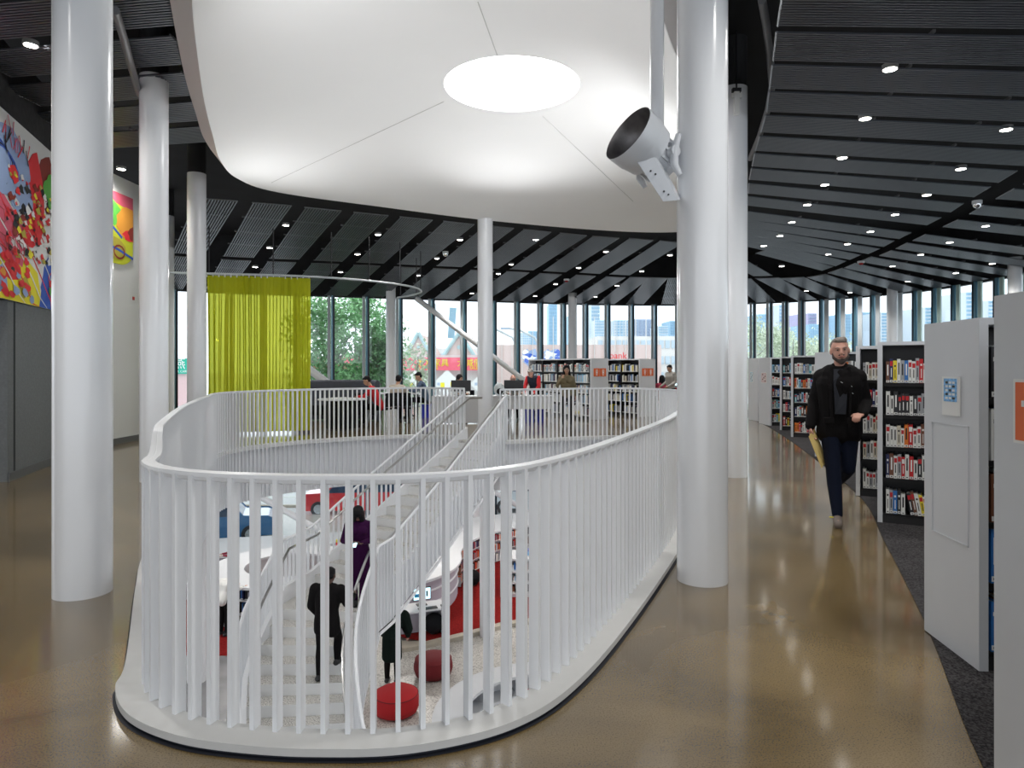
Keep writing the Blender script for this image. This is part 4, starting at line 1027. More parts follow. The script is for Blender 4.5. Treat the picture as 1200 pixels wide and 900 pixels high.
# ================================================================ LOWER STOREY FURNITURE
def pouf(x, y, r, m, lab):
    t = thing('pouf', lab, 'pouf', (x, y, LOW)); mb = MB()
    mb.lathe([(0, 0), (r*.7, .0), (r*.9, .05), (r, .16), (r, .24), (r*.92, .36), (r*.7, .42), (r*.25, .43), (0, .43)], m, 40); mb.build('cushion', t, smooth=True)
    mb = MB(); mb.tube([(r*.93*math.cos(a), r*.93*math.sin(a), .355) for a in [2*PI*k/40 for k in range(40)]], .008, M['dred'], 6, closed=True); mb.build('piping', t, smooth=True)
pouf(-2.13, 12.55, .43, M['redf'], 'bright red round pouf, nearer of two on the speckled floor')
pouf(-1.62, 14.05, .40, M['dred'], 'dark red round pouf at the edge of the speckled floor')
def ball(px, py, r, Y, lab):
    x = (px-600)*Y/F; t = thing('ball_seat', lab, 'ball seat', (x, Y, LOW+.09)); mb = MB(); ell(mb, (0, 0, r), (r, r, r*.98), M['blackf']); mb.build('ball', t, smooth=True)
    mb = MB(); mb.lathe([(r*.35, 0), (r*.35, .02), (0, .02)], M['blackp'], 20); mb.build('base_ring', t)
ball(508.5, 745, .24, 16.05, 'black ball seat by the little computer desk'); ball(554, 682, .22, 19.6, 'black ball seat at the far curve of the long counter')
def arcseg(mb, c, r0, r1, a0, a1, z0, z1, m, n=24):
    for k in range(n):
        t0, t1 = a0+(a1-a0)*k/n, a0+(a1-a0)*(k+1)/n
        p = lambda r, t: (c[0]+r*math.cos(t), c[1]+r*math.sin(t))
        mb.prism([p(r0, t0), p(r1, t0), p(r1, t1), p(r0, t1)], z0, z1, m)
ab = thing('curved_bench', 'white curved low bench with open cubbies below the railing front', 'bench', (.75, 11.6, LOW))
mb = MB(); arcseg(mb, (0, 0), 1.55, 2.1, R(60), R(215), .40, .45, M['shelfw'], 40); mb.build('bench_top', ab)
mb = MB(); arcseg(mb, (0, 0), 1.98, 2.06, R(60), R(215), 0, .4, M['shelfw'], 40); arcseg(mb, (0, 0), 1.6, 2.0, R(60), R(215), .0, .05, M['shelfw'], 40); mb.build('bench_shell', ab)
for k in range(7):
    a = R(62+k*25); mb = MB(); mb.box(1.6, 2.0, -.012, .012, .05, .40, M['shelfw'], T(0, 0, 0, a)); mb.build('divider', ab)
rc = chair(.52, 11.75, R(150), 'small red chair tucked inside the curved white bench', seat=M['redf'], frame=M['redf'], grp=None, z=LOW)
# long S-curved counter
ct = thing('long_counter', 'long white curved counter sweeping back to the street windows', 'counter', (0, 0, LOW))
front = [(-2.27, 16.6), (-1.86, 17.07), (-1.49, 17.8), (-1.38, 18.7), (-1.45, 19.6), (-1.1, 20.9), (-.3, 22.0), (.9, 22.8), (2.5, 23.2)]
back = [(2.5, 24.8), (0, 24.5), (-1.8, 23.4), (-2.9, 21.4), (-3.2, 19), (-3.0, 17.2)]
fs = [tuple(p.xy) for p in spline(front, 5, False)]; bs = [tuple(p.xy) for p in spline(back, 5, False)]
def slabpoly(mb, f, b, z0, z1, m):
    n = min(len(f), len(b)); F2 = [tuple(p.xy) for p in resample([Vector((*p, 0)) for p in f], 0.35, False)]
    Lf = [Vector((*p, 0)) for p in f]; Lb = [Vector((*p, 0)) for p in b][::-1]
    def even(P, k):
        tot = sum((P[i+1]-P[i]).length for i in range(len(P)-1)); return resample(P, tot/k, False)
    A, B = even(Lf, 30), even(Lb, 30)
    for i in range(30): mb.prism([tuple(A[i].xy), tuple(A[i+1].xy), tuple(B[i+1].xy), tuple(B[i].xy)], z0, z1, m)
mb = MB(); slabpoly(mb, fs, bs, 1.04, 1.10, M['shelfw']); mb.build('counter_top', ct)
fi = [tuple(p.xy) for p in spline([(x-.12 if i < 5 else x-.1, y+.12) for i, (x, y) in enumerate(front)], 5, False)]
mb = MB(); slabpoly(mb, fi, bs, .09, 1.04, M['laven']); mb.build('counter_body', ct)
for z in (.42, .74):
    mb = MB(); mb.tube([(p[0], p[1], z) for p in fi], .03, M['shelfw'], 6); mb.build('shelf_edge', ct)
for i in range(18, 38, 1):
    if i < len(fi)-1:
        a, b = Vector(fi[i]), Vector(fi[i+1]); Mx = T(a.x, a.y, LOW, math.atan2((b-a).y, (b-a).x))
        for z in (.12, .45, .77): stuff_row(Mx, 0, (b-a).length, z, ['brown', 'black', 'red', 'orange', 'grey', 'white', 'navy'], y=-.12, dp=.1)
dk = thing('corner_desk', 'small white desk with computer at the tip of the long counter', 'desk', (-2.1, 15.95, LOW))
mb = MB(); mb.box(-.6, .55, -.28, .32, .71, .75, M['shelfw'], T(0, 0, 0, R(22))); mb.build('desktop', dk, bevel=.004)
mb = MB(); mb.box(-.5, .5, .2, .24, .09, .71, M['laven'], T(0, 0, 0, R(22))); mb.build('back_panel', dk); mb = MB(); mb.box(.46, .5, -.2, .3, .0, .71, M['shelfw'], T(0, 0, 0, R(22))); mb.build('leg_panel', dk)
monitor(-2.12, 16.05, LOW+.75, R(22), 'computer screen lit pale blue on the small white desk below', w=.44, h=.30)
kb = thing('keyboard', 'black keyboard on the small white desk below', 'keyboard', (-1.95, 15.82, LOW+.75), R(22)); mb = MB(); mb.box(-.22, .22, -.07, .07, 0, .02, M['blackp']); mb.build('keyboard_base', kb)
mb = MB(); mb.box(-.04, .04, -.05, .05, 0, .03, M['blackp'], T(-1.62, 15.98, LOW+.75, R(22))); tag(mb.build('computer_mouse'), 'black mouse beside the keyboard on the small desk', 'mouse')
ks = thing('magazine_shelf', 'low white shelf unit with three rows of picture books on red carpet', 'shelf unit', (.52, 18.55, LOW+.09))
mb = MB(); mb.box(-.85, .85, -.02, .9, 1.0, 1.05, M['shelfw']); mb.build('top', ks); mb = MB(); mb.box(-.8, .8, .38, .44, .0, 1.0, M['shelfw']); mb.build('back_panel', ks)
for x in (-.82, -.28, .28, .82): mb = MB(); mb.box(x-.02, x+.02, 0, .85, 0, 1.0, M['shelfw']); mb.build('upright', ks)
for z in (.10, .40, .70):
    mb = MB(); mb.box(-.82, .82, 0, .38, z-.04, z, M['shelfw']); mb.build('shelf', ks)
    for b_ in (-.78, -.24, .32): stuff_row(T(.52, 18.55, LOW+.09), b_, b_+.46, z, ['white', 'black', 'grey', 'red', 'blue', 'pale blue', 'brown', 'cream'], ht=(.16, .22), y=.05)
mb = MB(); mb.box(-.8, .8, .02, .06, .0, .08, M['shelfw']); mb.build('plinth', ks)
ty = thing('toy_boat', 'bright blue plastic toy on top of the low white shelf unit', 'toy', (.36, 18.95, LOW+1.14)); mb = MB(); mb.prism([(-.22, 0), (-.1, -.13), (.2, -.13), (.24, 0), (.2, .13), (-.1, .13)], 0, .10, M['cyan']); mb.build('hull', ty, bevel=.015)
mb = MB(); mb.box(-.06, .14, -.07, .07, .1, .16, M['navyb']); mb.build('deck', ty)
# ring-shaped counter on the left
rg = thing('ring_counter', 'white ring-shaped counter with books round its middle on the lower left', 'counter', (-6.0, 18.3, LOW))
mb = MB(); arcseg(mb, (0, 0), 1.1, 2.0, 0, 2*PI, 1.0, 1.06, M['shelfw'], 56); mb.build('counter_top', rg)
mb = MB(); arcseg(mb, (0, 0), 1.2, 1.88, R(-88), R(185), .0, 1.0, M['shelfw'], 40); arcseg(mb, (0, 0), 1.2, 1.5, R(185), R(272), .0, 1.0, M['shelfb'], 16); mb.build('counter_body', rg)
for z in (.02, .36, .70):
    mb = MB(); arcseg(mb, (0, 0), 1.5, 1.95, R(185), R(272), z, z+.03, M['shelfw'], 16); mb.build('shelf', rg)
    for k in range(9):
        a = R(188+k*9.3); Mx = T(-6+1.92*math.cos(a), 18.3+1.92*math.sin(a), LOW, a+PI/2)
        stuff_row(Mx, 0, .28, z+.03, ['navy', 'brown', 'black', 'red', 'grey', 'blue', 'black'], y=.02, dp=.2)
for k in range(20):
    a = R(20+k*9); 
    for z in (.35, .68): stuff_row(T(-6+1.18*math.cos(a), 18.3+1.18*math.sin(a), LOW, a-PI/2), 0, .17, z, ['navy', 'brown', 'black', 'cream', 'brown', 'red'], y=.02, dp=.1, ht=(.2, .27))
sg = thing('counter_sign', 'orange sign with white lines on the front of the ring counter', 'sign', (-6.05, 16.39, LOW+.62), R(2)); mb = MB(); mb.box(-.02, .30, -.012, 0, 0, .30, M['orange'])
for z in (.2, .15, .1): mb.box(.05, .23, -.015, -.012, z, z+.018, M['paper'])
mb.build('sign_plate', sg)
wb = thing('window_ledge', 'wide low white window ledge on the lower floor at left', 'ledge', (-8.0, 21.0, LOW))
mb = MB(); mb.prism([(-3, -.2), (1.6, .3), (2.6, 3.2), (-3, 2.0)], .46, .52, M['shelfw']); mb.build('ledge_top', wb); mb = MB(); mb.prism([(-2.9, .0), (1.5, .45), (2.4, 3.1), (-2.9, 1.9)], 0, .46, M['laven']); mb.build('ledge_base', wb)
tt = thing('toy_table', 'row of bright red, yellow and blue toy blocks by the lower window', 'toy', (-5.1, 22.0, LOW+.0)); 
mb = MB(); mb.box(-.6, .9, -.2, .3, .0, .60, M['shelfw']); mb.build('table_box', tt)
for k in range(9):
    mb = MB(); mb.box(-.55+k*.15, -.43+k*.15, -.1, .0, .6, .72, [cR, cY, cB, cY, cR, cG, cB, cR, cY][k]); mb.box(-.55+k*.15, -.43+k*.15, -.1, .0, .72, .8, [cY, cR, cBk, cPk, cBk, cB, cY, cBk, cR][k]); mb.build('block', tt)
cc = thing('computer_pod', 'pale grey printer on the far left lower counter', 'printer', (-8.55, 18.9, LOW+.0)); mb = MB(); mb.box(-.35, .35, -.3, .3, 0, .8, M['laven']); mb.box(-.25, .25, -.2, .2, .8, 1.0, M['fin']); mb.build('casing', cc, bevel=.01)
mb = MB(); mb.box(-.18, .18, -.24, -.1, .86, .9, M['blackp']); mb.build('paper_tray', cc)
_o = STUFF.build('small_books'); tag(_o, 'remaining small books filling the farther shelves of both floors', 'books', kind='stuff')
# ================================================================ PEOPLE
def V3(*a): return Vector(a)
def cap_mesh(bm, p0, p1, r0, r1, n=12):
    """closed tapered capsule"""
    d = p1-p0; L = d.length
    if L < 1e-5: d = Vector((0, 0, 1)); L = 1e-5
    q = d.to_track_quat('Z', 'Y').to_matrix(); rings = []
    k = 4
    prof = [(r0*math.cos(a), -r0*math.sin(a)) for a in [PI/2*(1-i/k) for i in range(k)]]+[(r0, 0), (r1, L)]+[(r1*math.cos(a), L+r1*math.sin(a)) for a in [PI/2*((i+1)/k) for i in range(k)]]
    for (r, z) in prof:
        if r < 1e-6: rings.append([bm.verts.new(p0+q @ Vector((0, 0, z)))])
        else: rings.append([bm.verts.new(p0+q @ Vector((r*math.cos(2*PI*j/n), r*math.sin(2*PI*j/n), z))) for j in range(n)])
    for a, b in zip(rings[:-1], rings[1:]):
        for j in range(n):
            j2 = (j+1) % n
            if len(a) == 1: bm.faces.new((a[0], b[j2], b[j]))
            elif len(b) == 1: bm.faces.new((a[j], a[j2], b[0]))
            else: bm.faces.new((a[j], a[j2], b[j2], b[j]))
def blobmesh(name, prims, voxel, m, parent, smooth=3, M4=None):
    """fuse capsules and ellipsoids into one continuous skin"""
    bm = bmesh.new()
    for p in prims:
        if p[0] == 'c': cap_mesh(bm, p[1], p[2], p[3], p[4])
        else:
            r = bmesh.ops.create_icosphere(bm, subdivisions=3, radius=1)
            MM = Matrix.Translation(p[1]) @ (p[3] if len(p) > 3 else Matrix.Identity(4)) @ Matrix.Diagonal((*p[2], 1))
            bmesh.ops.transform(bm, matrix=MM, verts=r['verts'])
    bmesh.ops.recalc_face_normals(bm, faces=bm.faces)
    me = bpy.data.meshes.new('tmp'); bm.to_mesh(me); bm.free()
    o = bpy.data.objects.new('tmp', me); C.objects.link(o)
    md = o.modifiers.new('r', 'REMESH'); md.mode = 'VOXEL'; md.voxel_size = voxel
    ms = o.modifiers.new('s', 'SMOOTH'); ms.factor = .5; ms.iterations = smooth
    dg = bpy.context.evaluated_depsgraph_get(); out = bpy.data.meshes.new_from_object(o.evaluated_get(dg)); bpy.data.objects.remove(o)
    out.materials.clear(); out.materials.append(m); out.polygons.foreach_set('use_smooth', [True]*len(out.polygons)); out.name = name
    return link(name, out, parent)
def hand(wr, d, n, side, s, curl=.5):
    """palm, four unequal bent fingers and a thumb leaving the side of the palm. side = direction of the thumb"""
    d = d.normalized(); n = (n-d*n.dot(d)).normalized(); t = (side-d*side.dot(d)); t = (t-n*t.dot(n)).normalized()
    P = []; c = wr+d*.045*s
    for k in (-1, 0, 1): P.append(('c', wr+t*(.016*k*s)+d*.01*s, wr+d*.085*s+t*(.026*k*s), .015*s, .013*s))
    for k, (off, ln) in enumerate(((.030, .072), (.010, .080), (-.010, .074), (-.029, .058))):
        b = wr+d*.088*s+t*off*s; d1 = (d*math.cos(curl*.6)+n*math.sin(curl*.6)); d2 = (d*math.cos(curl*1.5)+n*math.sin(curl*1.5)); d3 = (d*math.cos(curl*2.3)+n*math.sin(curl*2.3))
        m1 = b+d1*ln*.45*s; m2 = m1+d2*ln*.33*s; m3 = m2+d3*ln*.25*s
        P += [('c', b, m1, .0095*s, .009*s), ('c', m1, m2, .009*s, .0085*s), ('c', m2, m3, .0085*s, .0075*s)]
    tb = wr+d*.03*s+t*.03*s; t1 = tb+(d*.6+t*.7+n*.25).normalized()*.036*s; t2 = t1+(d*.85+t*.2+n*.45).normalized()*.030*s
    P += [('c', tb-t*.012*s, t1, .013*s, .0105*s), ('c', t1, t2, .0105*s, .009*s)]
    return P
def person(label, loc, rz, H, J, top, bottom, shoes, skin, hair, hstyle='short', voxel=.014, head_rot=(0, 0, 0), coat=0, fem=False, hands=None, beard=None, glasses=False, sleeves=None, open_front=None, bulk=1.0, group=None, clothes=True, short_sleeve=False):
    s = H/1.75
    D = dict(pel=(0, 0, .94), waist=(0, 0, 1.08), chest=(0, 0, 1.30), neck=(0, .01, 1.46), head=(0, -.015, 1.625),
             shR=(-.18, 0, 1.41), elR=(-.23, .02, 1.13), wrR=(-.24, -.05, .89), shL=(.18, 0, 1.41), elL=(.23, .02, 1.13), wrL=(.24, -.05, .89),
             hiR=(-.09, 0, .90), knR=(-.10, -.02, .50), anR=(-.10, .02, .09), hiL=(.09, 0, .90), knL=(.10, -.02, .50), anL=(.10, .02, .09), tR=None, tL=None)
    D.update(J); D = {k: (Vector(v)*s if v is not None else None) for k, v in D.items()}
    root = thing('person', label, 'person', loc, rz, group)
    side = (D['hiL']-D['hiR']).normalized(); sside = (D['shL']-D['shR']).normalized(); w = .92 if fem else 1.0
    spn = (D['neck']-D['chest']).normalized(); fwd = sside.cross(Vector((0, 0, 1))).normalized()
    if fwd.length < .1: fwd = Vector((0, -1, 0))
    def torso(e, lowz=None):
        P = []
        for k in (-1, 0, 1):
            P.append(('c', D['pel']+side*.065*k*s, D['waist']+side*.06*k*s*w, (.10+e)*s, (.092+e)*s*w)); P.append(('c', D['waist']+side*.06*k*s*w, D['chest']+sside*.075*k*s, (.092+e)*s*w, (.108+e)*s*w))
            P.append(('c', D['chest']+sside*.075*k*s, D['chest'].lerp(D['neck'], .45)+sside*.07*k*s, (.108+e)*s*w, (.085+e)*s))
        for a in ('shR', 'shL'): P.append(('c', D['neck']-spn*.05*s, D[a]-spn*.005*s, (.055+e)*s, (.055+e)*s*w))
        if fem: 
            for k in (-1, 1): P.append(('e', D['chest']+sside*.075*k*s+fwd*.075*s, (.065*s+e, .065*s+e, .065*s+e)))
        return P
    def arm(S, e, full=True):
        return [('c', D['sh'+S], D['el'+S], (.050+e)*s*w*bulk, (.038+e)*s*w*bulk), ('c', D['el'+S], D['wr'+S] if full else D['el'+S].lerp(D['wr'+S], .85), (.038+e)*s*w*bulk, ((.024 if full else .028)+e)*s*w)]
    def leg(S, e, full=True):
        return [('c', D['hi'+S], D['kn'+S], (.083+e)*s, (.052+e)*s), ('c', D['kn'+S], D['kn'+S].lerp(D['an'+S], .35)+Vector((0, .012*s, 0)), (.052+e)*s, (.052+e)*s), ('c', D['kn'+S].lerp(D['an'+S], .35)+Vector((0, .012*s, 0)), D['an'+S], (.052+e)*s, (.034+e)*s)]
    HR = Matrix.Rotation(head_rot[2], 4, 'Z') @ Matrix.Rotation(head_rot[0], 4, 'X') @ Matrix.Rotation(head_rot[1], 4, 'Y')
    h = D['head']; hp = lambda x, y, z: h+HR @ Vector((x*s, y*s, z*s))
    body = torso(0)+arm('R', 0)+arm('L', 0)+leg('R', 0)+leg('L', 0)
    body += [('c', D['neck']-spn*.03*s, hp(0, .012, -.06), .056*s*w, .050*s*w)]
    body += [('e', hp(0, .012, .022), (.076*s, .094*s, .094*s), HR), ('e', hp(0, -.012, -.035), (.064*s, .080*s, .078*s), HR), ('e', hp(0, -.045, -.085), (.038*s, .040*s, .028*s), HR),
             ('c', hp(0, -.088, .012), hp(0, -.105, -.022), .010*s, .014*s), ('e', hp(.078, .01, -.01), (.012*s, .020*s, .032*s), HR), ('e', hp(-.078, .01, -.01), (.012*s, .020*s, .032*s), HR),
             ('c', hp(-.035, -.078, .028), hp(.035, -.078, .028), .011*s, .011*s), ('e', hp(0, -.088, -.052), (.026*s, .012*s, .012*s), HR)]
    hands = hands or {}
    for S, sg in (('R', -1), ('L', 1)):
        hd = hands.get(S, {}); d = Vector(hd['d']) if 'd' in hd else (D['wr'+S]-D['el'+S]); n = Vector(hd.get('n', (-sg, .2, 0))); tdir = Vector(hd.get('t', (0, -1, 0)))
        body += hand(D['wr'+S], d, n, tdir, s, hd.get('curl', .5))
    foot = {}
    for S in ('R', 'L'):
        a = D['an'+S]; tdir = D['t'+S]/s if D['t'+S] is not None else Vector((0, -1, -.18)); tdir = tdir.normalized(); foot[S] = tdir
        body += [('c', a+Vector((0, 0, -.035*s))-tdir*.04*s, a+tdir*.15*s+Vector((0, 0, -.028*s)), .034*s, .026*s)]
    blobmesh('body', body, voxel, skin, root)
    # shoes
    for S in ('R', 'L'):
        a = D['an'+S]; t_ = foot[S]; blobmesh('shoe', [('c', a-t_*.05*s+Vector((0, 0, -.045*s)), a+t_*.15*s+Vector((0, 0, -.042*s)), .046*s, .040*s), ('c', a+Vector((0, 0, .0)), a-t_*.02*s+Vector((0, 0, -.04*s)), .045*s, .046*s)], max(.009, voxel*.8), shoes, root)
    if clothes:
        tp = leg('R', .014)+leg('L', .014)+[('c', D['pel']+side*.06*k*s, D['waist']+side*.055*k*s, .112*s, .10*s) for k in (-1, 0, 1)]
        blobmesh('trousers', tp, voxel, bottom, root)
        e = .018 if not coat else .028
        tt_ = torso(e)+(arm('R', e-.004, True)+arm('L', e-.004, True) if not short_sleeve else [('c', D['sh'+S], D['sh'+S].lerp(D['el'+S], .7), .065*s, .055*s) for S in 'RL'])
        if coat:
            for k in (-1.1, 0, 1.1):
                dn = Vector((0, 0, -1)); tt_.append(('c', D['pel']+side*.07*k*s, D['pel']+side*.075*k*s+dn*coat*s+(D['knR']+D['knL']-D['hiR']-D['hiL'])*.5*coat*.6, .122*s, .125*s))
        else: tt_ += [('c', D['pel']+side*.07*k*s, D['pel']+side*.07*k*s+Vector((0, 0, -.02*s)), .112*s, .112*s) for k in (-1, 0, 1)]
        tm = blobmesh('top_garment', tt_, voxel, top, root)
        if sleeves is not None:
            for S in 'RL': tag(blobmesh('sleeve', arm(S, e+.004), voxel, sleeves, root), 'sleeve of another colour')
        # collar
        blobmesh('collar', [('c', D['neck']-spn*.045*s+sside*.035*k*s, D['neck']-spn*.005*s+sside*.04*k*s, .052*s, .045*s) for k in (-1, 1)], max(.009, voxel*.8), sleeves if sleeves is None and False else top, root)
    # face
    ew = col('eye_white', (.40, .36, .33), .4) if skin is not skC else col('eye_white_dim', (.10, .08, .07), .5); ed = col('eye_dark', (.03, .02, .015), .3)
    for k in (-1, 1):
        mb = MB(); ell(mb, hp(.031*k, -.080, .008), (.012*s, .008*s, .0055*s), ew, 8); ey = mb.build('eye', root, smooth=True); mb = MB(); ell(mb, hp(.031*k, -.087, .008), (.006*s, .004*s, .0055*s), ed, 8); mb.build('pupil', ey, smooth=True)
        mb = MB(); mb.tube([hp(.014*k, -.092, .026), hp(.032*k, -.090, .031), hp(.050*k, -.076, .025)], [.0035*s, .005*s, .003*s], hair, 6); mb.build('eyebrow', root, smooth=True)
    mb = MB(); mb.tube([hp(-.024, -.092, -.055), hp(0, -.1, -.053), hp(.024, -.092, -.055)], [.003*s, .007*s, .003*s], col('lips', (.38, .13, .11), .5), 8); mb.build('lips', root, smooth=True)
    if glasses:
        mb = MB()
        for k in (-1, 1): mb.tube([hp(.033*k+.024*math.cos(a), -.098, .008+.018*math.sin(a)) for a in [2*PI*q/14 for q in range(14)]], .0028*s, M['blackp'], 5, closed=True); mb.tube([hp(.057*k, -.095, .01), hp(.082*k, .0, .008)], .003*s, M['blackp'], 5)
        mb.tube([hp(-.01, -.1, .01), hp(.01, -.1, .01)], .003*s, M['blackp'], 5); mb.build('glasses', root)
    hv = max(.007, voxel*.7)
    if hstyle == 'short': hp_ = [('e', hp(0, .028, .045), (.082*s, .092*s, .084*s), HR), ('e', hp(0, .050, -.01), (.076*s, .064*s, .062*s), HR), ('e', hp(0, -.035, .088), (.055*s, .05*s, .028*s), HR)]
    elif hstyle == 'quiff': hp_ = [('e', hp(0, .034, .040), (.080*s, .088*s, .080*s), HR), ('e', hp(0, .055, -.015), (.074*s, .058*s, .055*s), HR), ('e', hp(.005, -.005, .092), (.064*s, .070*s, .034*s), HR), ('c', hp(-.03, -.045, .094), hp(.035, -.035, .104), .017*s, .024*s)]
    elif hstyle == 'bald': hp_ = [('e', hp(0, .045, .01), (.082*s, .068*s, .050*s), HR)]
    elif hstyle == 'hood': hp_ = [('e', hp(0, .03, .03), (.098*s, .105*s, .11*s), HR), ('c', hp(0, .06, -.04), D['neck']+Vector((0, .05*s, -.02*s)), .08*s, .07*s)]
    else:   # long
        hp_ = [('e', hp(0, .020, .046), (.094*s, .102*s, .094*s), HR), ('c', hp(-.072, .02, .02), hp(-.085, .01, -.17), .030*s, .034*s), ('c', hp(.072, .02, .02), hp(.085, .01, -.17), .030*s, .034*s), ('c', hp(0, .07, .0), hp(0, .085, -.20), .07*s, .06*s), ('e', hp(0, -.03, .09), (.06*s, .05*s, .028*s), HR)]
    if hstyle == 'curtain': hp_ += [('e', hp(0, -.03, .05), (.092*s, .085*s, .085*s), HR), ('c', hp(-.06, -.05, .03), hp(-.075, -.06, -.16), .034*s, .036*s), ('c', hp(.06, -.05, .03), hp(.075, -.06, -.16), .034*s, .036*s), ('c', hp(-.03, -.075, .06), hp(-.05, -.09, -.08), .02*s, .02*s), ('c', hp(.03, -.075, .06), hp(.05, -.09, -.08), .02*s, .02*s)]
    blobmesh('hair', hp_, hv, hair, root, 2)
    if beard: blobmesh('beard', [('e', hp(0, -.050, -.092), (.042*s, .044*s, .028*s), HR), ('c', hp(-.055, -.03, -.065), hp(0, -.068, -.105), .020*s, .026*s), ('c', hp(.055, -.03, -.065), hp(0, -.068, -.105), .020*s, .026*s), ('c', hp(-.058, -.0, -.02), hp(-.055, -.03, -.065), .014*s, .02*s), ('c', hp(.058, -.0, -.02), hp(.055, -.03, -.065), .014*s, .02*s), ('c', hp(-.022, -.090, -.040), hp(.022, -.090, -.040), .008*s, .008*s)], hv, beard, root, 2)
    return root, s, D
skA = mat('skin_light', (.52, .27, .20), .5); skB = mat('skin_warm', (.46, .26, .17), .5); skC = mat('skin_dark', (.10, .05, .035), .5)
hrB = mat('hair_black', (.006, .005, .006), .6, spec=.2); hrG = mat('hair_greying', (.16, .13, .11), .6, var=.4, vscale=60); hrW = mat('hair_grey', (.30, .27, .24), .7)
jk = mat('black_jacket_cloth', (.007, .0062, .0065), .85, spec=.12, bump=.3, bscale=120); jeans = mat('dark_navy_denim', (.005, .008, .020), .85, spec=.15, bump=.3, bscale=200); navs = mat('navy_shirt', (.009, .011, .018), .8)
olive = mat('olive_quilt', (.16, .13, .07), .7); rsw = mat('red_sweater', (.55, .015, .02), .85, bump=.4, bscale=120); beige = mat('beige_knit', (.50, .44, .36), .9, bump=.4, bscale=90); bsh = mat('blue_grey_shirt', (.055, .09, .15), .8)
wsh = mat('white_shirt', (.68, .68, .66), .8); purple = mat('purple_dress', (.032, .003, .036), .85, spec=.15); mar = mat('maroon_top', (.28, .02, .05), .85); vest = mat('navy_vest', (.012, .015, .03), .8); gsw = mat('grey_sweater', (.36, .34, .31), .9)
shoeb = mat('black_shoe', (.012, .012, .013), .5); shoeg = mat('grey_brown_sneaker', (.15, .12, .10), .7); green_coat = mat('black_green_coat', (.006, .012, .010), .85, spec=.12)

# the walking man
pm, s, D = person('man walking in black jacket and dark jeans, short beard, yellow envelope in hand', (3.30, 6.88, 0), R(-22), 1.86, dict(
    pel=(0, .02, .94), chest=(0, -.02, 1.30), neck=(0, -.03, 1.46), head=(.0, -.055, 1.615), shR=(-.150, .02, 1.365), elR=(-.215, .05, 1.12), wrR=(-.255, -.05, .90), shL=(.150, -.03, 1.365), elL=(.225, .05, 1.13), wrL=(.18, -.17, 1.03),
    hiR=(-.085, 0, .90), knR=(-.06, -.10, .50), anR=(-.03, -.20, .10), hiL=(.085, .03, .90), knL=(.075, .0, .50), anL=(.0, .40, .30), tL=(0, -.45, -.9)),
    jk, jeans, shoeg, skA, hrG, 'quiff', voxel=.0085, coat=.08, beard=mat('beard_dark', (.05, .035, .03), .8), bulk=1.0, head_rot=(R(4), R(-4), R(4)), glasses=False,
    hands=dict(R=dict(d=(.03, -.05, -1), n=(1, 0, 0), t=(0, -1, 0), curl=.75), L=dict(d=(-.35, -.6, -.1), n=(-.2, 0, -1), t=(-.6, .1, .3), curl=.95)))
# open jacket front: dark shirt panel, lapels, pockets, cord ends, lace on the sneaker
mb = MB(); fr = [(-.055, -.113, 1.44), (.055, -.113, 1.44), (.060, -.150, 1.33), (.052, -.152, 1.15), (.045, -.150, 1.02), (-.045, -.150, 1.02), (-.052, -.152, 1.15), (-.060, -.150, 1.33)]
P8 = [Vector(p)*s for p in fr]; mb.add([tuple(p) for p in P8]+[tuple(p+Vector((0, .05, 0))) for p in P8], [list(range(8)), list(range(8, 16))[::-1]]+[[i, (i+1) % 8, 8+(i+1) % 8, 8+i] for i in range(8)], navs); tag(mb.build('shirt_front', pm), 'dark navy shirt between the jacket edges')
for k in (-1, 1):
    blobmesh('lapel', [('c', Vector((.075*k, -.115, 1.45))*s, Vector((.085*k, -.150, 1.25))*s, .022, .020), ('c', Vector((.085*k, -.150, 1.25))*s, Vector((.075*k, -.158, .90))*s, .016, .012)], .009, jk, pm)
    mb = MB(); mb.box(.10*k*s-.05, .10*k*s+.05, -.165*s, -.15*s, .93*s, .99*s, jk); mb.build('pocket_flap', pm, bevel=.006)
mb = MB()
for a, b in (((.0, -.158, 1.32), (.018, -.160, 1.31)), ((.085, -.162, 1.29), (.095, -.160, 1.275)), ((.095, -.164, 1.22), (.105, -.162, 1.21))): mb.tube([Vector(a)*s, Vector(b)*s], .0025, M['fin'], 6)
mb.build('drawstring_tips', pm)
mb = MB(); mb.tube([(-.10*s, -.30*s, .09*s), (-.07*s, -.31*s, .09*s)], .006, cY, 6); mb.build('shoelace', pm)
# envelope
hr_ = Matrix.Rotation(R(-22), 4, 'Z') @ Vector(D['wrR']); ec = Vector((3.30, 6.88, 0))+hr_+Vector((.0, -.05, -.09))
en = thing('envelope', 'yellow paper envelope hanging from the walking man\'s right hand', 'envelope', ec)
mb = MB(); Me = Matrix.Rotation(R(-22), 4, 'Y') @ Matrix.Rotation(R(50), 4, 'Z'); yel = mat('manila_yellow', (.88, .66, .24), .7)
mb.box(-.11, .11, -.003, .003, -.32, .02, yel, Me); mb.build('envelope_body', en); mb = MB(); mb.add([Me @ Vector(v) for v in ((-.11, -.005, -.26), (.11, -.005, -.26), (0, -.005, -.18), (-.11, -.0035, -.32), (.11, -.0035, -.32))], [(0, 1, 2), (0, 3, 4, 1)], yel); mb.build('flap', en)

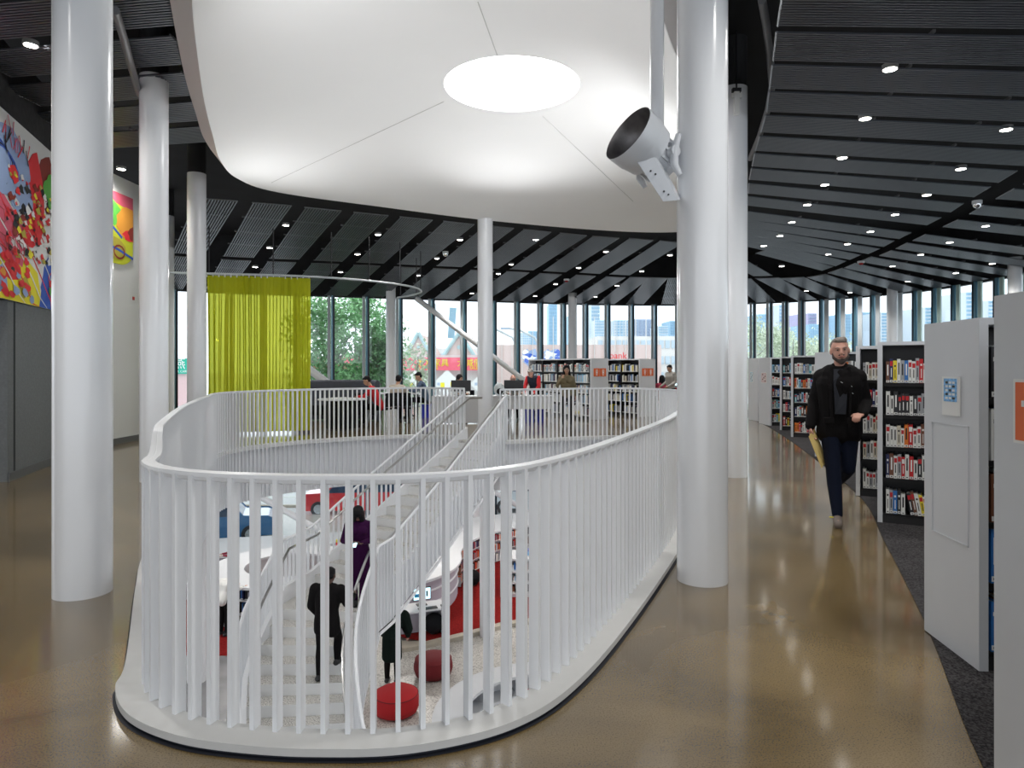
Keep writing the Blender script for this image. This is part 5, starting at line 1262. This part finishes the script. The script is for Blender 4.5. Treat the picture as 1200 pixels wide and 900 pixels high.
# standing / working people upstairs
px3 = lambda px, Y: (px-600)*Y/F
pw, s, D = person('young woman with long black hair in quilted olive jacket holding a white bag', (px3(664, 17.5), 17.5, 0), R(0), 1.60, dict(elR=(-.27, -.02, 1.17), wrR=(-.13, -.12, 1.36), shR=(-.17, 0, 1.38), shL=(.17, 0, 1.38), anR=(-.07, .05, .09), anL=(.09, -.08, .09), knL=(.09, -.10, .5)),
    olive, jk, shoeb, skB, hrB, 'long', voxel=.013, fem=True, glasses=True, hands=dict(R=dict(d=(.2, .0, 1), n=(.6, .5, 0), t=(1, 0, 0), curl=.9)))
for z in (.98, 1.06, 1.14, 1.22): mb = MB(); mb.tube([(.15*math.cos(a)*s, .135*math.sin(a)*s, z*s) for a in [2*PI*k/20 for k in range(20)]], .008, olive, 6, closed=True); mb.build('quilt_seam', pw, smooth=True)
bg_ = thing('shopping_bag', 'crumpled white plastic bag with yellow content held by the young woman', 'bag', (px3(677, 17.4), 17.35, .28)); 
blobmesh('bag_body', [('e', Vector((0, 0, .17)), (.13, .09, .17)), ('c', Vector((0, 0, .3)), Vector((-.02, .0, .5)), .05, .02), ('e', Vector((.06, -.03, .08)), (.08, .06, .08))], .015, mat('bag_white', (.72, .72, .72), .5), bg_); mb = MB(); ell(mb, (-.02, -.085, .12), (.045, .02, .05), cY); mb.build('yellow_content', bg_, smooth=True)
person('older man with navy vest and red sleeves leaning over the computer desk', (px3(626, 19.85), 19.85, 0), R(-25), 1.66, dict(pel=(0, .10, .92), waist=(0, .07, 1.06), chest=(0, -.06, 1.23), neck=(0, -.15, 1.34), head=(-.02, -.25, 1.44), shR=(-.18, -.09, 1.30), shL=(.18, -.09, 1.30), elR=(-.23, -.16, 1.04), wrR=(-.18, -.38, .86), elL=(.22, -.16, 1.04), wrL=(.16, -.38, .86)),
    vest, jk, shoeb, skA, hrW, 'short', voxel=.014, head_rot=(R(28), 0, R(-15)), sleeves=rsw, hands=dict(R=dict(d=(0, -1, -.1), n=(0, 0, -1), t=(1, 0, 0), curl=.2), L=dict(d=(0, -1, -.1), n=(0, 0, -1), t=(-1, 0, 0), curl=.2)))
def seated(lean=0.0, arms='table', z=.0):
    ly = -lean
    J = dict(pel=(0, .12, .55), waist=(0, .12+ly*.3, .68), chest=(0, .10+ly*.7, .90), neck=(0, .09+ly, 1.06), head=(0, .06+ly*1.3, 1.21), shR=(-.18, .09+ly*.9, 1.0), shL=(.18, .09+ly*.9, 1.0),
             hiR=(-.09, .10, .52), knR=(-.12, -.33, .53), anR=(-.12, -.32, .09), hiL=(.09, .10, .52), knL=(.12, -.33, .53), anL=(.12, -.36, .09))
    J.update(dict(elR=(-.24, -.06+ly, .78), wrR=(-.15, -.30+ly*.5, .80), elL=(.24, -.06+ly, .78), wrL=(.15, -.30+ly*.5, .80))); return J
HT = dict(R=dict(d=(.2, -1, -.05), n=(0, 0, -1), t=(1, 0, .1), curl=.3), L=dict(d=(-.2, -1, -.05), n=(0, 0, -1), t=(-1, 0, .1), curl=.3))
person('reader in red sweater seated hunched over the round table papers', (-3.55, 17.75, 0), R(-85), 1.72, seated(.22), rsw, jk, shoeb, skB, hrB, 'short', head_rot=(R(30), 0, 0), hands=HT)
person('seated reader in beige knitted vest with back turned to the stair', (-3.15, 18.75, 0), R(160), 1.74, seated(.10), beige, jk, shoeb, skB, hrB, 'short', head_rot=(R(10), 0, R(20)), hands=HT)
person('young man in blue-grey shirt seated reading at the far table', (px3(494, 20.8), 20.85, 0), R(-80), 1.82, seated(.12), bsh, jk, shoeb, skB, hrB, 'short', head_rot=(R(30), 0, 0), hands=HT)
person('person with dark hair in white top seated behind the left monitor', (px3(538, 19.9), 19.95, 0), R(18), 1.74, seated(.10), wsh, jk, shoeb, skB, hrB, 'hood', head_rot=(R(15), 0, R(25)), hands=HT)
person('grey-haired elder seated behind the black monitor right of the central column', (px3(601, 19.95), 20.05, 0), R(5), 1.74, seated(.08), gsw, jk, shoeb, skA, hrW, 'bald', head_rot=(R(12), 0, 0), glasses=True, hands=HT)
person('visitor in grey sweater and black trousers standing at the far right desk', (px3(786, 22.4), 22.4, 0), R(-60), 1.64, dict(chest=(0, -.03, 1.30), head=(0, -.06, 1.60), wrR=(-.18, -.28, .98), wrL=(.18, -.28, .98)), gsw, jk, shoeb, skB, hrB, 'short', head_rot=(R(22), 0, 0))
person('person with black hair seated low at the far screen beside the visitor', (px3(776, 23.0), 23.05, 0), R(180), 1.66, seated(.05), mar, jk, shoeb, skB, hrB, 'long', fem=True, hands=HT)
# on the stair and lower floor
pp, s, D = person('woman with long black hair in dark purple dress standing on the stair looking at phone', (px3(419, 11.0), 11.05, -2.3), R(8), 1.64, dict(shR=(-.17, 0, 1.38), shL=(.17, 0, 1.38), elR=(-.25, .0, 1.12), wrR=(-.09, -.24, 1.13), elL=(.25, 0, 1.12), wrL=(.08, -.24, 1.12), head=(0, -.05, 1.585), anR=(-.05, .03, .09), anL=(.06, -.06, .09)),
    purple, purple, shoeb, skC, hrB, 'curtain', voxel=.011, fem=True, coat=.35, head_rot=(R(30), 0, 0), hands=dict(R=dict(d=(.5, -1, .1), n=(0, 0, 1), t=(0, -.2, 1), curl=.6), L=dict(d=(-.5, -1, .1), n=(0, 0, 1), t=(0, -.2, 1), curl=.6)))
ph = thing('phone', 'small smartphone in the hands of the woman in purple', 'phone', Vector((px3(419, 11.0), 11.05, -2.3))+Vector((.03, -.38, 1.13*s))); mb = MB(); mb.box(-.035, .035, -.07, .07, 0, .009, M['blackp'], Matrix.Rotation(R(20), 4, 'X')); mb.build('phone_case', ph); mb = MB(); mb.box(-.031, .031, -.066, .066, .009, .0105, M['screen'], Matrix.Rotation(R(20), 4, 'X')); mb.build('phone_screen', ph)
i_ = 11; sc = (eLL[10]+eLR[10])*.5; zz = zL(10)
person('person in black jacket and trousers climbing the stair with arm reaching forward', (px3(385, 9.95), (eLL[10]+eLL[11]+eLR[10]+eLR[11]).y/4, zL(11)), R(172), 1.66, dict(pel=(0, 0, .92), chest=(0, -.06, 1.27), neck=(0, -.08, 1.42), head=(0, -.13, 1.55), shR=(-.20, -.04, 1.36), shL=(.20, -.04, 1.36), elL=(.26, -.05, 1.10), wrL=(.24, -.20, .92), elR=(-.27, -.14, 1.14), wrR=(-.27, -.40, 1.16), knR=(-.10, -.20, .58), anR=(-.10, -.16, .255), knL=(.10, 0, .5), anL=(.10, .05, .09)),
    jk, jk, shoeb, skC, hrB, 'short', voxel=.011, coat=.12, bulk=1.25, head_rot=(R(20), 0, 0), hands=dict(R=dict(d=(0, -1, .1), n=(1, 0, 0), t=(0, 0, 1), curl=.3)))
person('stooping person in long black-green coat behind the near red pouf', (px3(459, 13.7), 13.75, LOW), R(176), 1.74, dict(pel=(0, .02, .90), chest=(0, -.14, 1.20), neck=(0, -.24, 1.32), head=(0, -.33, 1.42), shR=(-.20, -.16, 1.28), shL=(.20, -.16, 1.28), elR=(-.28, -.18, 1.02), wrR=(-.26, -.32, .82), elL=(.28, -.18, 1.02), wrL=(.26, -.32, .82)),
    green_coat, jk, shoeb, skA, hrB, 'short', voxel=.012, coat=.30, bulk=1.75, head_rot=(R(35), 0, 0))
person('person in white shirt and black trousers leaning on the ring counter', (px3(262, 16.1), 16.15, LOW), R(150), 1.68, dict(pel=(0, .12, .90), chest=(0, -.04, 1.22), neck=(0, -.12, 1.35), head=(0, -.22, 1.44), shR=(-.18, -.06, 1.30), shL=(.18, -.06, 1.30), elR=(-.20, -.25, 1.10), wrR=(-.14, -.45, 1.10), elL=(.20, -.25, 1.10), wrL=(.14, -.45, 1.10)),
    wsh, jk, shoeb, skA, hrB, 'short', voxel=.012, head_rot=(R(30), 0, 0), hands=dict(R=dict(d=(0, -1, 0), n=(0, 0, -1), t=(1, 0, 0), curl=.2), L=dict(d=(0, -1, 0), n=(0, 0, -1), t=(-1, 0, 0), curl=.2)))
person('child in maroon and tan top sitting at the lower left window ledge', (px3(272, 20.4), 20.4, LOW+.18), R(-60), 1.30, seated(.08), mar, jk, shoeb, skB, hrB, 'short', voxel=.012, head_rot=(R(15), 0, R(20)), hands=HT)
# ================================================================ OUTSIDE
GZ = -4.95
mb = MB(); mb.box(-300, 500, 29.6, 700, GZ-.1, GZ, M['street']); mb.box(-160, -17, 5, 29.6, GZ-.1, GZ, M['street']); mb.box(16, 200, -20, 29.6, GZ-.1, GZ, M['street']); tag(mb.build('floor_street'), kind='structure')
mb = MB(); mb.box(-60, 40, 34.0, 34.15, GZ+.0, GZ+.02, M['paper']); mb.box(-60, 40, 40.5, 40.6, GZ, GZ+.02, M['paper']); mb.box(-60, 40, 31.5, 31.7, GZ, GZ+.12, M['tan']); tag(mb.build('trim_8'), kind='structure')
def bld(name, lab, px0, px1, pytop, Y, m, depth=12, pitch=0, win=None, wcol=None, cat='building', base=GZ, grp=None):
    x0, x1 = (px0-600)*Y/F, (px1-600)*Y/F; zt = H_CAM+(HY-pytop)*Y/F
    t = thing(name, lab, cat, ((x0+x1)/2, Y, base), 0, grp); w = (x1-x0)/2; h = zt-base
    mb = MB(); mb.box(-w, w, 0, depth, 0, h-pitch, m); mb.build('walls', t)
    if pitch:
        mb = MB(); mb.add([(-w, 0, h-pitch), (w, 0, h-pitch), (0, 0, h), (-w, depth, h-pitch), (w, depth, h-pitch), (0, depth, h)], [(0, 1, 2), (3, 5, 4), (0, 2, 5, 3), (1, 4, 5, 2)], m); mb.build('gable', t)
        mb = MB()
        for s_ in (-1, 1): mb.tube([(s_*w*1.04, -.15, h-pitch-.1), (0, -.15, h+.1)], .22, col('teal_trim', (.38, .52, .54)), 6)
        mb.lathe([(0, 0), (.55*w/5, 0)], col('teal_trim', (.38, .52, .54)), 20, T(0, -.1, h-pitch*.5, 0, PI/2)); mb.build('roof_trim', t)
    if win:
        nx, nz, fw, fh = win; mb = MB(); wc = wcol or col('far_glass', (.42, .52, .60), .3)
        for i in range(nx):
            for j in range(nz):
                cx = -w+2*w*(i+.5)/nx; cz_ = (h-pitch)*(j+.5)/nz; a, b = w/nx*fw, (h-pitch)/nz*.5*fh; mb.box(cx-a, cx+a, -.08*Y/50, .0, cz_-b, cz_+b, wc)
        mb.build('window_rows', t)
    return t
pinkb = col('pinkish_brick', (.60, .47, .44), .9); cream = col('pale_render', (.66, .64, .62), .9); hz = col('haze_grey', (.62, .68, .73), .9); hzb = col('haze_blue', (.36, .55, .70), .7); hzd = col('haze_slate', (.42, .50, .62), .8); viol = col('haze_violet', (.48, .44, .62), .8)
bld('gabled_house', 'pink gabled house with teal roof trim seen left of the central column', 472, 509, 391, 75, pinkb, pitch=3.0, win=(4, 4, .5, .5))
bld('gabled_house', 'pink gabled house with teal roof trim crossed by the white brace', 516, 560, 391, 75, pinkb, pitch=3.0, win=(4, 4, .5, .5))
bld('row_building', 'pale flat-roofed row building behind the pink shopfront', 440, 585, 408, 95, cream, win=(14, 3, .6, .5))
bld('warehouse', 'long low pink brick warehouse behind the central windows', 582, 775, 404, 62, pinkb, win=(16, 1, .06, 1.6), wcol=cream)
bld('commercial_block', 'low pale commercial block behind the computer area windows', 700, 800, 394, 90, cream, win=(14, 5, .7, .5))
bld('brick_block', 'pinkish brick block between the far towers', 690, 712, 398, 125, col('brick_pale', (.6, .38, .34), .9), win=(3, 5, .4, .4))
# storefront with red banner
t = bld('shopfront', 'low shopfront with a pink-red banner above diamond signs', 380, 577, 416, 52, cream, depth=6)
def signboard(name, lab, px0, px1, py0, py1, Y, m, txt=None, tm=None, cat='sign', size=None, parts=()):
    x0, x1 = (px0-600)*Y/F, (px1-600)*Y/F; z1 = H_CAM+(HY-py0)*Y/F; z0 = H_CAM+(HY-py1)*Y/F
    t = thing(name, lab, cat, ((x0+x1)/2, Y, z0)); w = (x1-x0)/2; mb = MB(); mb.box(-w, w, -.15, 0, 0, z1-z0, m); mb.build('board', t)
    for s_, sz, px, pz in parts: text_mesh(s_, sz, tm or M['paper'], T(w*px, -.17, (z1-z0)*pz, 0, PI/2), 'lettering', t, .01)
    return t
red_ban = col('washed_red_banner', (.80, .14, .20), .8)
signboard('shop_banner', 'long pink-red banner with yellow characters across the street', 362, 577, 419, 434, 51.5, red_ban, tm=cY, parts=[('東方家具', .62, .35, .55), ('FURNITURE', .3, .3, .18), ('大減價', .62, .75, .55), ('SALE', .3, .8, .18)])
for k, px in enumerate((487, 524, 568)):
    Y = 51.4; c = at(px, 450, Y); mb = MB(); q = 1.1
    t = thing('diamond_sign', ['diamond wall sign across the street behind the reading tables', 'white diamond wall sign with yellow marks left of the central column', 'diamond wall sign half behind the central column'][k], 'sign', c)
    mb.add([(-q, 0, 0), (0, 0, -q), (q, 0, 0), (0, 0, q), (-q, .08, 0), (0, .08, -q), (q, .08, 0), (0, .08, q)], [(0, 1, 2, 3), (4, 7, 6, 5), (0, 3, 7, 4), (3, 2, 6, 7), (2, 1, 5, 6), (1, 0, 4, 5)], M['paper']); mb.build('plate', t)
    mb = MB(); mb.box(-.5, -.2, -.02, 0, -.3, .1, cY); mb.box(.25, .5, -.02, 0, -.2, .15, cY); mb.box(-.75, -.55, -.02, 0, -.1, .1, hzd); mb.box(.55, .75, -.02, 0, -.1, .1, hzd); mb.build('marks', t)
signboard('green_shop_sign', 'green shop sign with white characters seen left of the curtain', 190, 222, 420, 438, 48, col('sign_green', (.0, .42, .30), .6), parts=[('燕', .85, .36, .62), ('TOTAL CARE', .22, .3, .15)])
signboard('red_shop_board', 'pale pink wall below the green shop sign', 188, 226, 438, 476, 48.2, col('pale_pink_wall', (.66, .46, .47), .8))
signboard('bank_sign', 'white letters of a bank sign over the far bookcase', 712, 736, 412, 422, 60, pinkb, tm=cR, parts=[('bank', .8, 0, .5)])
# graffiti on the warehouse wall
r3 = random.Random(11)
for k, (a, b, lab) in enumerate(((612, 632, 'blue and white graffiti on the pink warehouse, left piece'), (636, 657, 'blue and white graffiti on the pink warehouse, right piece'))):
    c = at((a+b)/2, 419, 61.97); t = thing('graffiti', lab, 'graffiti', c); w = (b-a)/2*61.8/F; mb = MB(); out = blob(0, 0, w, .75, .25, 18); mb.add([(x, 0, z) for x, z in out], [list(range(18))], cLB); mb.build('backdrop', t)
    mb = MB()
    for i in range(12): mb.add([(x, -.01-.001*i, z) for x, z in blob(r3.uniform(-w*.7, w*.7), r3.uniform(-.5, .5), .28, .2, .4, 8, ph=r3.random())], [list(range(8))], M['paper'] if i % 2 else cB)
    mb.build('painted_shapes', t)
# skyline
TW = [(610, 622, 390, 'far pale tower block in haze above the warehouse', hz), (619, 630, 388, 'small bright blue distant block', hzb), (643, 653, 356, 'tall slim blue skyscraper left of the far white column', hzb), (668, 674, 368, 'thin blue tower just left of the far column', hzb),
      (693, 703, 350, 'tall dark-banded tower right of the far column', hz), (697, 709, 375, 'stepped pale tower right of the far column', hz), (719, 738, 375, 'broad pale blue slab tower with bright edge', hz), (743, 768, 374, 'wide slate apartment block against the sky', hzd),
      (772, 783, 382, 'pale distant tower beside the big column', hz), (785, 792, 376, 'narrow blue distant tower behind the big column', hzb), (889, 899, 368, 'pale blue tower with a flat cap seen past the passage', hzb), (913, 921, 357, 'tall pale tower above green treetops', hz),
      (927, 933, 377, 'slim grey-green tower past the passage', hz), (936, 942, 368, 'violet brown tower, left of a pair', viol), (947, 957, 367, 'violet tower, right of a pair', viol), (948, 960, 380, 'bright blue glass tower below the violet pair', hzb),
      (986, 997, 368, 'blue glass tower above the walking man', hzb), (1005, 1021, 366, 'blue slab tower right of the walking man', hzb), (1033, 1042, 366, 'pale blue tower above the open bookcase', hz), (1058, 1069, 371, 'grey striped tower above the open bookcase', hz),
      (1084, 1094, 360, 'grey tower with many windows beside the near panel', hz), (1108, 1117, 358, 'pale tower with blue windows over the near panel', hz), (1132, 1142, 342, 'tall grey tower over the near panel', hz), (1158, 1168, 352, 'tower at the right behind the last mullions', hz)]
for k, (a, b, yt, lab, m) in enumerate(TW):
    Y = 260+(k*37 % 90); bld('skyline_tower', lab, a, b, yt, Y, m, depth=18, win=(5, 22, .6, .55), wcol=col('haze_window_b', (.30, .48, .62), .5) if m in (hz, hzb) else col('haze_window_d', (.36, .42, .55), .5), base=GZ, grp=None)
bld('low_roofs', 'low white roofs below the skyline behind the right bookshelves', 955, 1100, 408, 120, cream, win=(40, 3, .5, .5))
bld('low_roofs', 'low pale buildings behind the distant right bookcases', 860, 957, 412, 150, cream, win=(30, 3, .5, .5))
# street lamps
for px, lab, dr in ((632, 'street lamp with curved arm outside the central windows', -1), (606, 'street lamp arm at the left of the warehouse', -1)):
    Y = 44; b = at(px, 430, Y); t = thing('street_lamp', lab, 'street lamp', (b.x, Y, GZ)); h = H_CAM+(HY-392)*Y/F-GZ
    mb = MB(); mb.tube([(0, 0, 0), (0, 0, h-.8), (-.3, 0, h-.2), (-1.3, 0, h+.3), (-2.0, 0, h+.4)], .07, M['fin'], 8); mb.build('pole', t, smooth=True); mb = MB(); mb.box(-2.5, -1.9, -.12, .12, h+.33, h+.45, hzd); mb.build('lamp_head', t)
# hanging blue banner on a pole
t = thing('street_banner', 'blue vertical banner on a pole beyond the windows', 'banner', (at(517, 430, 40).x, 40, GZ)); mb = MB(); mb.box(-.2, .2, 0, .05, 8.2, 10.0, hzb, Matrix.Rotation(R(4), 4, 'Y')); mb.build('cloth', t); mb = MB(); mb.tube([(-.35, 0, 0), (-.35, 0, 10.2)], .05, M['fin'], 6); mb.build('pole', t)
# trees
def tree(lab, px, Y, top, crown_w, crown_h, m, n, leafsize=.14, grp='street trees', name='street_tree', seed=1):
    r = random.Random(seed); x = (px-600)*Y/F; zt = H_CAM+(HY-top)*Y/F; t = thing(name, lab, 'tree', (x, Y, GZ), 0, grp); H = zt-GZ
    mb = MB(); mb.tube([(0, 0, 0), (.1, 0, H*.35), (0, 0, H*.6), (.05, 0, H*.9)], [.16, .13, .08, .03], M['bark'], 8); mb.build('trunk', t, smooth=True)
    mb = MB()
    for k in range(14):
        a = r.uniform(0, 2*PI); z = H*r.uniform(.3, .7); l = crown_w*r.uniform(.5, .9); mb.tube([(0, 0, z), (l*.5*math.cos(a), l*.5*math.sin(a), z+l*.35), (l*math.cos(a), l*math.sin(a), z+l*.9)], [.05, .03, .012], M['bark'], 5)
    mb.build('branches', t)
    cl = [(r.uniform(-1, 1)*crown_w*.8, r.uniform(-1, 1)*crown_w*.6, H-crown_h*r.uniform(.08, 1)) for _ in range(26)]
    mb = MB(); V = []; Fc = []
    for k in range(n):
        c = cl[k % len(cl)]; g = lambda s: r.gauss(0, s)
        p = Vector((c[0]+g(crown_w*.18), c[1]+g(crown_w*.18), c[2]+g(crown_h*.09))); s = leafsize*r.uniform(.6, 1.3)
        u = Vector((g(1), g(1), g(1))).normalized(); v = u.cross(Vector((g(1), g(1), g(1)))).normalized(); b = len(V)
        V += [p-u*s, p+v*s*.5, p+u*s, p-v*s*.5]; Fc.append([b, b+1, b+2, b+3])
    mb.add(V, Fc, m); mb.build('foliage', t)
tree('leafy green street tree filling the window beside the curtain', 385, 33, 335, 1.9, 7, M['leaf'], 6500, .13, seed=2)
tree('leafy green street tree left of the white window column', 416, 38.5, 345, 2.1, 7, M['leaf'], 6500, .13, seed=3)
tree('smaller green street tree right of the white window column', 446, 33, 382, 1.1, 5.5, M['leaf'], 5200, .12, seed=4)
tree('young sapling in front of the pink gabled houses', 489, 40, 402, .8, 4, M['leaf2'], 800, .13, seed=5)
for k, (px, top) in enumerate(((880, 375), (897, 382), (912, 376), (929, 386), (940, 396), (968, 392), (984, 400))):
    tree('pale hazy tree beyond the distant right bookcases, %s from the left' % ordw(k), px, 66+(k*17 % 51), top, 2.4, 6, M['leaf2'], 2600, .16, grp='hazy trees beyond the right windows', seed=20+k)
# cars
def car(lab, x, y, rz, body, L=4.6, name='parked_car', suv=False):
    t = thing(name, lab, 'car', (x, y, GZ), rz); H = 1.75 if suv else 1.48; w = .9
    prof = [(-L/2, .35), (-L/2+.05, .85), (-L/2+.25, .95), (-L/2+1.1, 1.0), (-L/2+1.7, H-.08), (-L/2+2.1, H), (L/2-1.2, H), (L/2-.45, 1.05), (L/2-.05, .95), (L/2, .5), (L/2-.1, .3), (-L/2+.1, .28)]
    def prp(mb, pr, y0, y1, m):
        n = len(pr); mb.add([(a, y0, b) for a, b in pr]+[(a, y1, b) for a, b in pr], [list(range(n)), list(range(n, 2*n))[::-1]]+[[i, (i+1) % n, n+(i+1) % n, n+i] for i in range(n)], m)
    mb = MB(); prp(mb, prof, -w, w, body); mb.build('body', t, bevel=.03)
    gl = [(-L/2+1.22, 1.02), (-L/2+1.78, H-.13), (-L/2+2.12, H-.08), (L/2-1.22, H-.08), (L/2-.62, 1.05)]
    dg = col('car_glass', (.02, .05, .10), .1)
    mb = MB(); prp(mb, gl, -w-.012, w+.012, dg); mb.build('windows', t)
    for sx in (-L/2+.85, L/2-.85):
        for sy in (-1, 1):
            mb = MB(); Mw = T(sx, sy*(w-.08), .33, 0, PI/2); mb.lathe([(0, -.1), (.33, -.1), (.33, .1), (0, .1)], M['blackp'], 24, Mw); wh = mb.build('wheel', t); mb = MB(); mb.lathe([(.2, -.112), (.0, -.112)], M['fin'], 12, Mw); mb.lathe([(0, .112), (.2, .112)], M['fin'], 12, Mw)
            for k in range(6): mb.box(.07, .2, -.02, .02, -.125, .125, M['steel'], Mw @ Matrix.Rotation(k*PI/3, 4, 'Z'))
            mb.build('hubcap', wh)
    mb = MB(); 
    for sy in (-.7, .7): mb.box(-L/2-.02, -L/2+.12, sy-.18, sy+.18, .62, .78, M['paper'])
    mb.build('headlights', t); mb = MB(); mb.box(-L/2-.02, -L/2+.05, -.45, .45, .5, .75, M['blackp']); mb.build('grille', t)
car('blue car parked outside the lower left windows', -11.3, 25.6, R(198), col('car_blue', (.03, .16, .36), .25, coat=1), suv=True)
car('bright red car parked across the kerb behind the stair', -6.6, 30.6, R(3), col('car_red', (.72, .02, .03), .25, coat=1), L=5.4, suv=True)
car('white car parked outside the lower windows right of centre', 1.2, 31.0, R(0), col('car_white', (.75, .77, .8), .25, coat=1), L=4.8)
car('silver car on the far side of the street', -14, 36, R(5), col('car_silver', (.55, .57, .6), .25, coat=1))
# ================================================================ WORLD, CAMERA
w = bpy.data.worlds.new('overcast'); scene.world = w; w.use_nodes = True
t = w.node_tree; bg = t.nodes['Background']
tc = t.nodes.new('ShaderNodeTexCoord'); sp = t.nodes.new('ShaderNodeSeparateXYZ'); rp = t.nodes.new('ShaderNodeValToRGB')
t.links.new(tc.outputs['Generated'], sp.inputs[0]); t.links.new(sp.outputs['Z'], rp.inputs['Fac']); t.links.new(rp.outputs['Color'], bg.inputs['Color'])
rp.color_ramp.elements[0].position = 0.0; rp.color_ramp.elements[0].color = (.86, .92, 1.0, 1)
rp.color_ramp.elements[1].position = .5; rp.color_ramp.elements[1].color = (.97, .99, 1.0, 1)
bg.inputs['Strength'].default_value = 1.2
cam = bpy.data.cameras.new('camera'); cam.sensor_width = 36; cam.lens = 24; cam.shift_y = -20/1200; cam.clip_end = 2000; cam.clip_start = .05
co = bpy.data.objects.new('camera', cam); C.objects.link(co); co.location = (0, 0, H_CAM); co.rotation_euler = (PI/2, 0, 0)
scene.camera = co
vs = scene.view_settings; vs.view_transform = 'Standard'; vs.look = 'None'; vs.gamma = 1; vs.use_curve_mapping = False; vs.exposure = .82
